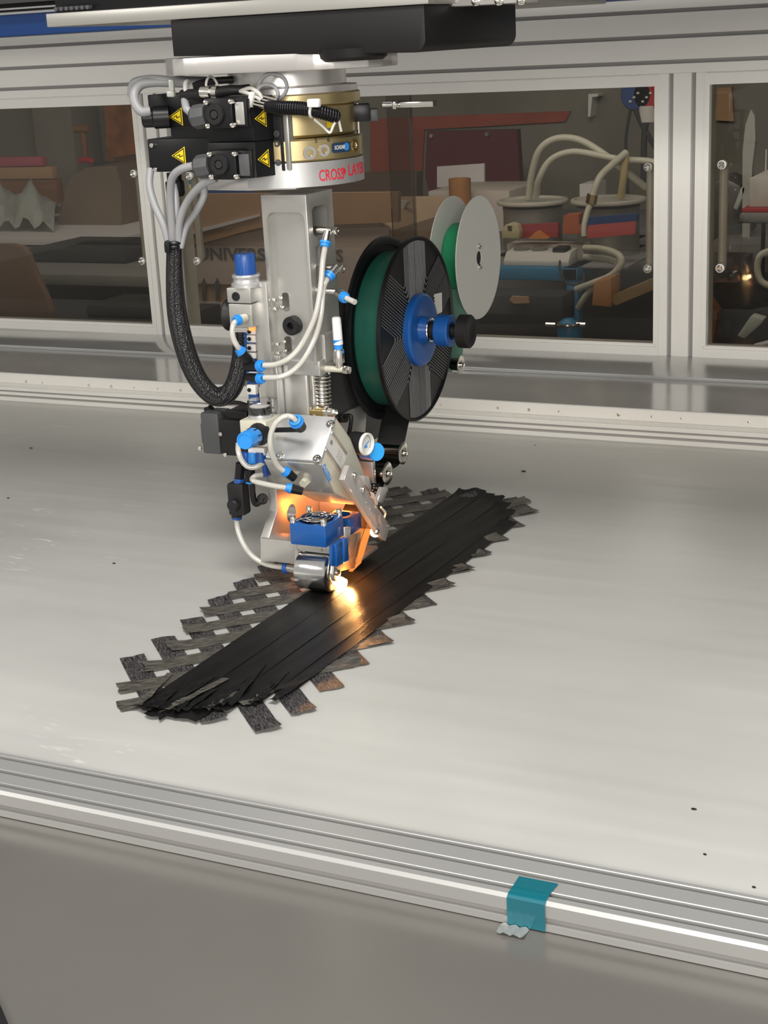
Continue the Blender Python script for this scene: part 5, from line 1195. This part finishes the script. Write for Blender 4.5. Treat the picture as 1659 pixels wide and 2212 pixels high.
for x in (-4.2, -3.3, -2.7): B().box(x, x+.04, 4.0, 4.04, zb1, zsh).done('support', K['greyb'], sh)
bbox('foam_sheet', 'black foam block lying under the white shelf', 'foam', (60, 590, 262, 534, 3.6), 3.6, .25, K['foam']) if False else None
x0, x1, _, z1 = R2(60, 590, 270, 540, 3.6); tag(B().box(x0, x1, 3.6, 3.88, zb1, z1, .01).done('foam_block', K['foam']), 'black foam block lying on the bench under the white shelf', 'foam')
x0, x1, _, z1 = R2(185, 690, 320, 662, 3.15)
lb_ = thing('low_bench', 'low dark bench top directly behind the enclosure windows', 'bench', (-1.3, 3.3, ZF))
zlb = at(250, 688, Y=3.15).z
B().box(-4.3, at(345, 690, Y=3.1).x, 3.1, 3.395, ZF, zlb, .003).done('bench_body', K['foam'], lb_)
zl2 = at(1222, 742, Y=3.42).z
B().box(at(400, 700, Y=3.1).x, 1.5, 3.1, 3.49, ZF, zl2, .003).done('bench_body', K['blackb'], lb_)
tag(B().box(x0, x1, 3.15, 3.33, zlb, z1, .012).done('black_case', K['blackb']), 'flat black case at the bottom right of the left window', 'case')
# brown rounded chair back
pts = [(-40, 700), (-40, 528), (60, 528), (68, 545), (110, 640), (110, 700)]
P = [(lambda p: (p.x, p.z))(at(x, y, Y=3.06)) for x, y in pts]; P = [(x, max(z, zlb)) for x, z in P]
bpoly('cardboard_sheet', 'brown cardboard sheet with rounded corner at the far left window', 'cardboard', [(-60, 692), (-60, 527), (25, 527), (48, 533), (60, 548), (80, 600), (100, 640), (109, 670), (110, 692)], 3.115, .02, bgm('brown_panel', (.20, .115, .07), .6, noise=.06, nscale=5), .004)
# white cloth heap, boards, pink film
rows = []
for i in range(15):
    for_row = []
    for j in range(8):
        p = at(-30+i*10.5, 500, Y=4.0+.05*j); h = (.10+.035*sin(i*.9))*sin(pi*(j+.6)/8.6)*(1-.5*(i/14)**3)
        for_row.append(Vector((p.x, 4.0+.06*j, zsh1+.01+h+.018*sin(i*1.7+j*1.3))))
    rows.append(for_row)
tag(B().sheet(rows, .01).done('white_cloth', K['cloth'], sharp=70), 'crumpled white cloth heaped on the shelf behind the left window', 'cloth')
bbox('wooden_board', 'dark brown board standing behind the white cloth', 'board', (-40, 500, 120, 388), 4.5, .04, K['wood'])
bbox('pink_film_roll', 'folded pink plastic film on top of the brown board', 'film', (-40, 362, 88, 338), 4.5, .04, K['pink'], .01)
for o in [bpy.data.objects['pink_film_roll']]: pass
x0, x1, z0, _ = R2(-40, 388, 110, 362, 4.5); tag(B().box(x0, x1, 4.5, 4.54, z0, at(0, 362, Y=4.5).z, .003).done('carton_strip', K['card']), 'thin brown carton between the board and the pink film', 'carton')
bbox('pale_upright', 'pale upright strip behind the left window', 'column', (98, 420, 142, 232), 5.2, .2, bgm('pale_upright_grey', (.26, .25, .22), .85, noise=.15, nscale=4), .005)
x0, x1, z0, z1 = R2(98, 500, 142, 150, 5.2); bpy.data.objects.remove(bpy.data.objects['pale_upright'])
o = B().box(x0, x1, 5.2, YB, ZF, 2.9, .005).done('pale_upright', bpy.data.materials['pale_upright_grey']); tag(o, 'pale upright strip standing before the back wall behind the left window', 'column')  # plain pale upright box from floor to ceiling
o = thing('wooden_mallet', 'brown wooden mallet standing on its handle behind the left window', 'mallet', at(182, 345, Y=4.5))
x0, x1, z0, z1 = R2(162, 288, 192, 269, 4.5); B().cyl((x0, 4.5, (z0+z1)/2), (x1, 4.5, (z0+z1)/2), (z1-z0)/2).done('head', K['wood'], o)
B().tube([at(180, 286, Y=4.5), at(185, 345, Y=4.5)], .011, 12).done('handle', K['wood'], o)
bpoly('osb_panel', 'rust orange chipboard panel leaning at the right of the left window', 'panel', [(225, 200), (300, 200), (300, 780), (240, 780)], 5.2, .02, K['osb'])
o = thing('pliers', 'red and dark pliers lying below the mallet', 'pliers', at(190, 348, Y=4.45)); B().tube([at(172, 348, Y=4.45), at(186, 345, Y=4.45), at(205, 350, Y=4.45)], .010, 10).done('red_grip', K['rplug'], o); B().tube([at(204, 350, Y=4.45), at(250, 354, Y=4.45)], .008, 10).done('dark_grip', K['foam'], o)
bpoly('shipping_carton', 'large brown cardboard carton under plastic film behind the left window', 'carton', [(118, 511), (148, 388), (185, 362), (250, 358), (262, 400), (262, 511)], 4.2, .3, bgm('film_carton', (.17, .13, .10), .55, noise=.12, nscale=4))
bpoly('brown_crate', 'reddish brown crate beside the pillar behind the left window', 'crate', [(250, 760), (245, 340), (330, 335), (335, 760)], 4.92, .2, bgm('crate_brown', (.12, .055, .035), .7, noise=.15))
# ---- middle window: big carton
YK = 3.5
cb = thing('pallet_carton', 'large brown carton printed UNIVERS and two arrows behind the column', 'carton', (at(600, 700, Y=YK).x, YK, at(600, 700, Y=YK).z))
def cp(name, pts, y, dep, m, lab=None):
    P = [(lambda p: (p.x, p.z))(at(a, b, Y=y)) for a, b in pts]; return B().prism('y', P, y, y+dep).done(name, m, cb, label=lab)
cp('carton_side', [(398, 700), (395, 500), (560, 470), (800, 470), (840, 500), (840, 705)], YK, .5, K['card2'])
cp('carton_flap', [(345, 520), (380, 420), (860, 415), (860, 480), (560, 492), (420, 530)], YK-.02, .018, K['card'])
cp('flap_edge', [(405, 500), (560, 462), (560, 468), (410, 508)], YK-.026, .005, K['paper'])
cp('side_panel', [(398, 690), (398, 540), (413, 537), (420, 690)], YK-.01, .008, K['card'])
cp('paper_panel', [(412, 612), (411, 540), (445, 520), (560, 498), (840, 490), (840, 640), (560, 616)], YK-.006, .005, bgm('pale_print', (.58, .48, .43), .8, noise=.05, nscale=6))
cp('white_label', [(420, 680), (419, 652), (500, 654), (500, 684)], YK-.006, .005, K['paper'])
cp('brown_band', [(412, 700), (412, 683), (700, 690), (700, 705)], YK-.004, .003, K['wood'])
p0, p1 = at(428, 561, Y=YK-.007), at(575, 566, Y=YK-.007)
text('lettering', 'UNIVERS', K['ink'], cb, p0, (1, 0, 0), (0, 0, 1), width=p1.x-p0.x, height=.034, bold=.03)
p0, p1 = at(706, 566, Y=YK-.007), at(742, 567, Y=YK-.007)
text('lettering', 'TS', K['ink'], cb, p0, (1, 0, 0), (0, 0, 1), width=p1.x-p0.x, height=.034, bold=.03)
for ax_ in (441, 470): cp('arrow', [(ax_-4, 650), (ax_-5, 615), (ax_-8, 615), (ax_-1, 600), (ax_+6, 615), (ax_+3, 615), (ax_+4, 650)], YK-.0075, .0012, K['ink'])
p0, p1 = at(400, 532, Y=YK-.027), at(424, 532, Y=YK-.027)
text('lettering', 'R', K['foam'], cb, p0, (1, 0, 0), (0, 0, 1), width=p1.x-p0.x, height=.034, bold=.02)
tag(cp('x', [(0, 0), (1, 0), (1, 1)], 9, .1, K['card']), 'x', 'x'); bpy.data.objects.remove(bpy.data.objects['x'])
pb_ = thing('folded_bags', 'blue and yellow printed bag lying behind the cables', 'bag', at(430, 420, Y=3.9))
for (pts, m) in (([(392, 420), (392, 385), (450, 380), (470, 425)], K['paper']), ([(395, 398), (395, 380), (420, 378), (420, 396)], K['tblue']), ([(390, 425), (392, 408), (430, 405), (415, 424)], K['yel']), ([(430, 428), (440, 400), (480, 405), (560, 425), (560, 432)], K['plug'])):
    P = [(lambda p: (p.x, p.z))(at(a, b, Y=3.9)) for a, b in pts]; B().prism('y', P, 3.9-.001*len(pb_.children), 3.95).done('bag_panel', m, pb_)
bpoly('dark_gap_board', 'dark board above the large carton flap', 'board', [(560, 700), (560, 380), (900, 372), (900, 700)], 4.25, .05, bgm('dark_board', (.08, .05, .035), .7))
bpoly('white_paper', 'white paper sheet lying on the carton beside the column', 'paper', [(700, 462), (705, 440), (840, 430), (880, 436), (870, 452)], 3.7, .02, K['paper'])
# ---- middle window, right half
bpoly('red_wall_stripe', 'faded red painted stripe on the back wall', 'painted stripe', [(800, 372), (800, 258), (877, 253), (1232, 240), (1220, 263), (916, 280), (912, 372)], YB-.012, .01, K['redpaint'])
mp_ = bpoly('maroon_panel', 'dark maroon panel leaning against the back wall', 'panel', [(918, 380), (922, 284), (1116, 280), (1124, 405), (930, 430)], 5.0, .04, K['maroon'])
for (x, y) in ((933, 293), (1053, 290)):
    p = at(x, y, Y=5.0); B().cyl(p, p+Vector((0, -.01, 0)), .008, seg=10).done('screw', M['chrome'], mp_)
zt = at(1100, 610, Y=4.2).z
zbx = at(1000, 478, Y=4.5).z
zbb = at(980, 500, Y=4.4).z
bk = thing('rear_bench', 'dark rear bench carrying cartons and drums behind the middle window', 'bench', (-1, 4.6, ZF))
B().box(-2.4, 1.2, 4.35, 5.0, ZF, zbb, .004).done('bench_top', bgm('bench_grey', (.16, .15, .15), .6), bk)
bx1, bx2, bz0, bz1 = R2(928, 500, 1100, 405, 4.4)
wc = thing('open_carton', 'open white carton on the rear bench', 'carton', ((bx1+bx2)/2, 4.5, zbb))
B().box(bx1, bx2, 4.4, 4.7, zbb, bz1-.01, .003).done('carton_body', K['box'], wc)
for pts in ([(944, 405), (944, 360), (1046, 353), (1046, 400)],): P = [(lambda p: (p.x, p.z))(at(a, b, Y=4.69)) for a, b in pts]; B().prism('y', P, 4.69, 4.7).done('carton_flap', K['paper'], wc)
p = at(1010, 430, Y=4.38); zt7 = at(1010, 381, Y=4.38).z
rx_ = (at(1032, 400, Y=4.38).x-at(988, 400, Y=4.38).x)/2
tag(B().lathe((p.x, 4.32, zbb), (0, 0, 1), [(0, 0), (0, rx_), (zt7-zbb, rx_), (zt7-zbb, rx_*.7), (zt7-zbb-.01, rx_*.68), (zt7-zbb-.01, 0)], 32).done('cardboard_tube', K['orangewood']), 'upright brown cardboard tube before the white carton', 'tube')
# drums
def drum(x0, x1, ytop, ylow, Yd_, lab):
    a, b = at(x0, ytop, Y=Yd_), at(x1, ytop, Y=Yd_); r = (b.x-a.x)/2*.93; cx = (a.x+b.x)/2; zt_ = at((x0+x1)/2, ytop, Y=Yd_).z; zl = at((x0+x1)/2, ylow, Y=Yd_).z
    o = thing('steel_drum', lab, 'drum', (cx, Yd_, zl))
    B().lathe((cx, Yd_, zl), (0, 0, 1), [(0, 0), (0, r*.82), (zt_-zl-.03, r*.82), (zt_-zl-.02, r*.84), (zt_-zl-.02, 0)], 48).done('body', K['steel'], o)
    l = B().lathe((cx, Yd_, zt_-.02), (0, 0, 1), [(.008, 0), (.008, r*.97), (.011, r), (.016, r), (.020, r*.97), (.020, r*.91), (.014, r*.89), (.014, 0)], 48).done('lid', K['lid'], o)
    return o, cx, zt_, r
YDR = 3.95
d1, d1x, d1z, d1r = drum(1072, 1230, 430, 560, YDR, 'left steel drum with pale flanged lid and two hoses')
d2, d2x, d2z, d2r = drum(1230, 1400, 428, 560, YDR-.06, 'right steel drum with pale flanged lid behind the door handle')
zrk = at(1140, 582, Y=3.62).z
zdr = d1.location.z
rk = thing('blue_rack', 'blue painted steel rack carrying the drums', 'rack', (-.95, 3.8, ZF))
za, zb2_ = at(1150, 606, Y=3.62).z, at(1150, 578, Y=3.62).z
xra, xrb = at(1060, 590, Y=3.62).x, at(1247, 590, Y=3.62).x
B().box(xra-.15, xrb, 3.62, 3.66, za, zb2_, .003).done('front_beam', K['tblue'], rk)
xe_ = at(1400, 520, Y=4.25).x; P = [(xrb-.04, 3.62), (xrb, 3.62), (xe_, 4.25), (xe_-.04, 4.25)]
B().prism('z', P, za, zb2_, .002).done('side_beam', K['tblue'], rk)
B().box(xra-.15, xrb+.12, 3.66, 4.25, zb2_-.006, zb2_, .001).done('deck', K['greyb'], rk)
xl_, xl2_ = at(1224, 650, Y=3.62).x, at(1248, 650, Y=3.62).x
B().box(xl_, xl2_, 3.622, 3.66, ZF, za, .002).done('post', K['tblue'], rk); B().box(xra-.15, xra-.11, 3.622, 3.66, ZF, za, .002).done('post', K['tblue'], rk)
for o_x, d_ in ((d1x, d1), (d2x, d2)):
    o = B().box(o_x-d1r*.6, o_x+d1r*.6, YDR-.15, YDR+.1, zb2_, d_.location.z).done('drum_block', K['greyb'], rk)
ps = thing('power_strip', 'white power strip with round sockets on the blue rack', 'power strip', (at(1150, 570, Y=3.64).x, 3.68, zb2_))
x0, x1, _, z1 = R2(1088, 590, 1228, 548, 3.64)
B().prism('x', [(3.64, zb2_), (3.64, at(1150, 564, Y=3.64).z), (3.66, z1), (3.72, z1+.004), (3.72, zb2_)], x0, x1, .003).done('strip_body', K['whitebox'], ps)
for px in (1128, 1166):
    p = at(px, 554, Y=3.69); B().cyl((p.x, 3.69, z1+.0), (p.x, 3.690, z1+.0062), .022, seg=24).done('socket', K['greyb'], ps)
tag(bbox('plug_adapter', 'a', 'a', (1192, 560, 1222, 535), 3.66, .05, K['foam'], .006), 'black plug adapter seated in the power strip', 'plug')
tubething('adapter_cable', 'thin black cable hanging from the plug adapter', 'cable', lambda x, y: (x, y), [(1210, 558, 3.655), (1210, 585, 3.61), (1225, 612, 3.605), (1258, 612, 3.605), (1262, 590, 3.62)], .003, K['foam'])
x0, x1, _, z1 = R2(1095, 560, 1262, 528, 3.74); tag(B().box(x0, x1, 3.74, 3.80, zb2_, z1, .004).done('grey_box', K['box']), 'pale grey box behind the power strip', 'box')
bpoly('red_sticker', 'pink red warning sticker on the right drum', 'sticker', [(1268, 515), (1270, 487), (1374, 478), (1372, 506)], 3.69, .004, K['redlab'])
bpoly('blue_container', 'blue plastic band on the right drum', 'container', [(1268, 488), (1272, 470), (1376, 462), (1374, 480)], 3.70, .02, K['plug'])
bpoly('orange_box', 'small orange red box between the drums', 'box', [(1215, 505), (1218, 465), (1250, 463), (1250, 485), (1262, 486), (1262, 505)], 3.72, .05, bgm('orange_red', (.45, .12, .05), .6))
bpoly('red_box', 'red strip standing before the left drum', 'box', [(1110, 500), (1120, 486), (1205, 482), (1205, 512), (1120, 515)], 3.73, .02, bgm('dull_red', (.35, .05, .06), .6))
o = bpoly('wooden_arch_block', 'cream arch shaped block with a square hole', 'block', [(1084, 515), (1084, 497), (1091, 486), (1104, 481), (1117, 486), (1122, 500), (1121, 515)], 3.70, .03, bgm('cream_block', (.55, .50, .32), .6), .002)
x0, x1, z0, z1 = R2(1096, 500, 1106, 488, 3.70); cut(o, B().box(x0, x1, 3.6, 3.8, z0, z1))
bpoly('orange_wedge', 'small orange wedge beside the cream block', 'wedge', [(1140, 516), (1158, 500), (1180, 516)], 3.70, .03, bgm('orange_wedge', (.65, .25, .08), .6))
def rhose(lab, pts, r=.012, mt=None): return tubething('vacuum_hose', lab, 'hose', lambda x, y: (x, y), pts, r*.8, mt or K['rubber'])
rhose('pale hose arching from the left drum to the right, outer arc', [(1142, 428, YDR), (1148, 380, YDR-.02), (1165, 325, YDR-.04), (1200, 300, YDR-.04), (1250, 302, YDR-.04), (1300, 330, YDR-.04), (1345, 365, YDR-.04), (1395, 405, YDR)])
rhose('pale hose arching from the left drum to the right, inner arc', [(1157, 425, YDR-.03), (1165, 385, YDR-.06), (1190, 345, YDR-.06), (1235, 328, YDR-.06), (1290, 335, YDR-.06), (1345, 345, YDR-.06), (1400, 348, YDR-.06), (1440, 360, YDR-.06)], .011)
rhose('pale hose rising from the right drum lid to a bend', [(1341, 426, YDR-.06), (1346, 390, YDR-.08), (1352, 330, YDR-.08)], .012, bgm('yellowed_hose', (.50, .42, .22), .4))
rhose('pale hose descending from the bend to the brass coupling', [(1352, 330, YDR-.08), (1318, 360, YDR-.14), (1295, 385, YDR-.18), (1280, 425, YDR-.2)], .012)
tag(B().cyl(at(1280, 420, Y=YDR-.2), at(1276, 440, Y=YDR-.2), .015, seg=8).done('brass_coupling', M['brass']), 'brass hose coupling above the orange box', 'coupling')
rhose('pale hose below the brass coupling', [(1276, 440, YDR-.2), (1268, 460, YDR-.22), (1262, 490, YDR-.24), (1262, 512, YDR-.25)], .010)
rhose('pale hose looping right of the power strip, outer loop', [(1262, 536, 3.60), (1300, 538, 3.58), (1335, 550, 3.56), (1342, 570, 3.55), (1320, 595, 3.55), (1280, 612, 3.56), (1245, 625, 3.58)], .011)
rhose('pale hose looping right of the power strip, inner loop', [(1262, 555, 3.62), (1310, 560, 3.60), (1336, 572, 3.58), (1315, 602, 3.57), (1275, 628, 3.57), (1248, 665, 3.58)], .010)
for (x, y) in ((1143, 430), (1157, 432), (1341, 428)):
    pass
bl2 = bpoly('wooden_block', 'orange brown wooden block under the hoses', 'block', [(1278, 660), (1282, 610), (1320, 600), (1320, 664)], 3.45, .08, K['orangewood'], .003)
bpoly('wooden_plank', 'pale wooden plank right of the wooden block', 'plank', [(1320, 650), (1320, 640), (1415, 600), (1430, 618), (1330, 660)], 3.46, .05, bgm('plank_wood', (.30, .20, .09), .6))
bpoly('dark_tray', 'dark tray stacked under the blue rack', 'tray', [(1030, 700), (1030, 635), (1215, 640), (1215, 700)], 3.50, .1, K['foam'], .004)
bpoly('cardboard_roll', 'brown cardboard end under the blue rack', 'cardboard', [(1100, 648), (1105, 640), (1140, 642), (1142, 655), (1110, 656)], 3.49, .01, K['card'])
cyb_ = thing('blue_canister', 'blue canister with chrome band clamp below the rack', 'canister', (at(1222, 740, Y=3.42).x, 3.46, zl2))
rc_ = .027; cx_ = at(1222, 700, Y=3.42).x
B().lathe((cx_, 3.44, zl2), (0, 0, 1), [(0, 0), (0, rc_), (.035, rc_), (.050, rc_*.8), (.058, rc_*.4), (.058, 0)], 32).done('body', K['tblue'], cyb_)
B().ring((cx_, 3.44, at(1222, 703, Y=3.42).z), (0, 0, 1), rc_+.002, .004, 32).done('band_clamp', M['chrome'], cyb_)
for x in (1190, 1255):
    p = at(x, 702, Y=3.44); B().tube([p+Vector((-.012, 0, 0)), p+Vector((.012, 0, 0))], .007, 10).done('clamp_screw', M['chrome'], cyb_)
# wall plugs and cables
for (cx, cy, m, lab) in ((1373, 212, K['plug'], 'blue round wall plug at the top right of the middle window'), (1400, 212, K['rplug'], 'red round wall plug beside the blue one')):
    p = at(cx, cy, Y=4.6); o = thing('wall_plug', lab, 'plug', p)
    B().lathe(p+Vector((0, .05, .01)), (0, -1, 0), [(0, 0), (0, .048), (.04, .05), (.05, .045), (.05, 0)], 24).done('plug_body', m, o)
    for k in range(3): B().box(p.x-.02+.012*k, p.x-.012+.012*k, p.y-.004, p.y+.0, p.z-.012+.012*k, p.z-.006+.012*k).done('marking', K['paper'], o)
p = at(1400, 250, Y=4.62); tag(B().cyl((p.x, 4.62, p.z-.02), (p.x, 4.62, p.z+.03), .03).done('socket_housing', K['whitebox']), 'pale round socket under the red wall plug', 'socket')
rhose('black cable hanging straight from the blue wall plug', [(1362, 235, 4.6), (1352, 300, 4.6), (1354, 360, 4.6), (1356, 420, 4.6)], .006, K['foam']).name = 'wall_cable'
rhose('black cable slanting right from the blue wall plug', [(1372, 235, 4.6), (1390, 275, 4.6), (1420, 325, 4.6), (1440, 350, 4.6)], .010, K['foam']).name = 'wall_cable'
rhose('thick black cable below the pale round socket', [(1399, 255, 4.6), (1392, 290, 4.6), (1390, 400, 4.6)], .012, K['foam']).name = 'wall_cable'
bpoly('white_bracket', 'white angled metal bracket on the back wall', 'bracket', [(1270, 252), (1271, 203), (1292, 203), (1292, 208), (1279, 210), (1275, 252)], 5.33, .07, bgm('white_metal', (.8, .8, .8), .5))
bpoly('paper_stack', 'stack of pale pink papers behind the drums', 'papers', [(1252, 478), (1252, 398), (1288, 396), (1288, 478)], 4.4, .1, K['paper'])
# ---- right window
YW = 3.6
x0, x1, z0, z1 = R2(1617, 448, 1720, 383, YW)
wt = thing('white_container', 'white box on a red rimmed grey stand behind the right window', 'container', (x0, YW, z0))
B().box(x0, x1, YW, YW+.2, z0, z1, .004).done('box_body', K['whitebox'], wt)
B().box(x0-.012, x1, YW-.02, YW+.2, z0-.010, z0, .003).done('red_rim', K['rplug'], wt); B().box(x0-.016, x1, YW-.03, YW+.2, z0-.034, z0-.010, .006).done('grey_base', K['greyb'], wt)
p = at(1645, 372, Y=YW); B().cyl((p.x, YW+.05, z1), (p.x, YW+.05, z1+.06), .002).done('thin_rod', K['paper'], wt)
p = at(1640, 500, Y=YW); B().cyl((p.x, YW+.05, p.z-.12), (p.x, YW+.05, z0-.034), .005).done('post', K['foam'], wt)
pb3 = at(1640, 700, Y=YW); B().box(p.x-.1, p.x+.1, YW-.02, YW+.15, ZF, p.z-.12).done('stand', K['foam'], wt)
rhose('pale hose loop at the right picture edge', [(1668, 540, 3.45), (1643, 552, 3.45), (1636, 580, 3.45), (1645, 608, 3.45), (1672, 622, 3.45)], .010)
bpoly('spool_reflection', 'pale solid drawn in place of the spool reflection in the right window', 'blade', [(1604, 330), (1610, 270), (1622, 236), (1630, 250), (1632, 300), (1625, 360), (1618, 530), (1603, 530)], 4.05, .02, bgm('reflection_grey', (.36, .36, .34), .5))  # solid shape painting the spool disc mirrored in the glass
bpoly('dark_shelf', 'dark shelf line behind the right window handle', 'shelf', [(1523, 545), (1523, 530), (1700, 528), (1700, 545)], 3.9, .3, K['greyb'])
bpoly('plastic_bag', 'grey plastic bag slumped behind the right door handle', 'bag', [(1523, 500), (1530, 400), (1560, 380), (1600, 400), (1620, 470), (1610, 510), (1580, 530), (1523, 528)], 4.1, .15, bgm('grey_bag', (.12, .12, .115), .4, noise=.4, nscale=9), .01)
bpoly('bottle_bundle', 'pale roll leaning in the grey bag', 'roll', [(1583, 450), (1600, 405), (1612, 400), (1610, 415), (1592, 455)], 4.05, .04, K['cloth'], .004)
bpoly('cardboard_sheet', 'brown cardboard sheet behind the top of the right window', 'cardboard', [(1545, 260), (1550, 190), (1580, 188), (1585, 262)], 5.375, .025, K['card'])
bpoly('brown_carton', 'small brown carton corner at the lower left of the right window', 'carton', [(1500, 790), (1526, 640), (1549, 675), (1535, 790)], 3.42, .05, K['wood'])
bpoly('wood_offcut', 'pale grey offcut lying at the bottom of the right window', 'offcut', [(1592, 726), (1622, 682), (1650, 690), (1645, 700), (1608, 732)], 3.35, .04, K['cloth'], .003)
bpoly('white_sheet', 'white sheet corner at the bottom right of the right window', 'paper', [(1620, 752), (1659, 742), (1720, 742), (1720, 756)], 3.2, .05, K['paper'])
bpy.context.view_layer.update()

GR_ = {'air_hose': 'milky air hoses on the tape head', 'vacuum_hose': 'pale vacuum hoses behind the middle window', 'power_cable': 'grey power cables around the tool changer', 'thin_cable': 'thin wires around the tool changer',
    'cable_tie': 'cable ties on the tool changer', 'carbon_flake': 'loose flakes on the table', 'steel_drum': 'steel drums on the rack', 'wall_plug': 'wall plugs', 'wall_cable': 'cables from the wall plugs', 'green_film': 'pale green film runs', 'carbon_tape': 'black carbon tape runs', 'cardboard_sheet': 'brown cardboard sheets'}
for o in bpy.data.objects:
    b_ = o.name.split('.')[0]
    if o.parent is None and b_ in GR_: o['group'] = GR_[b_]
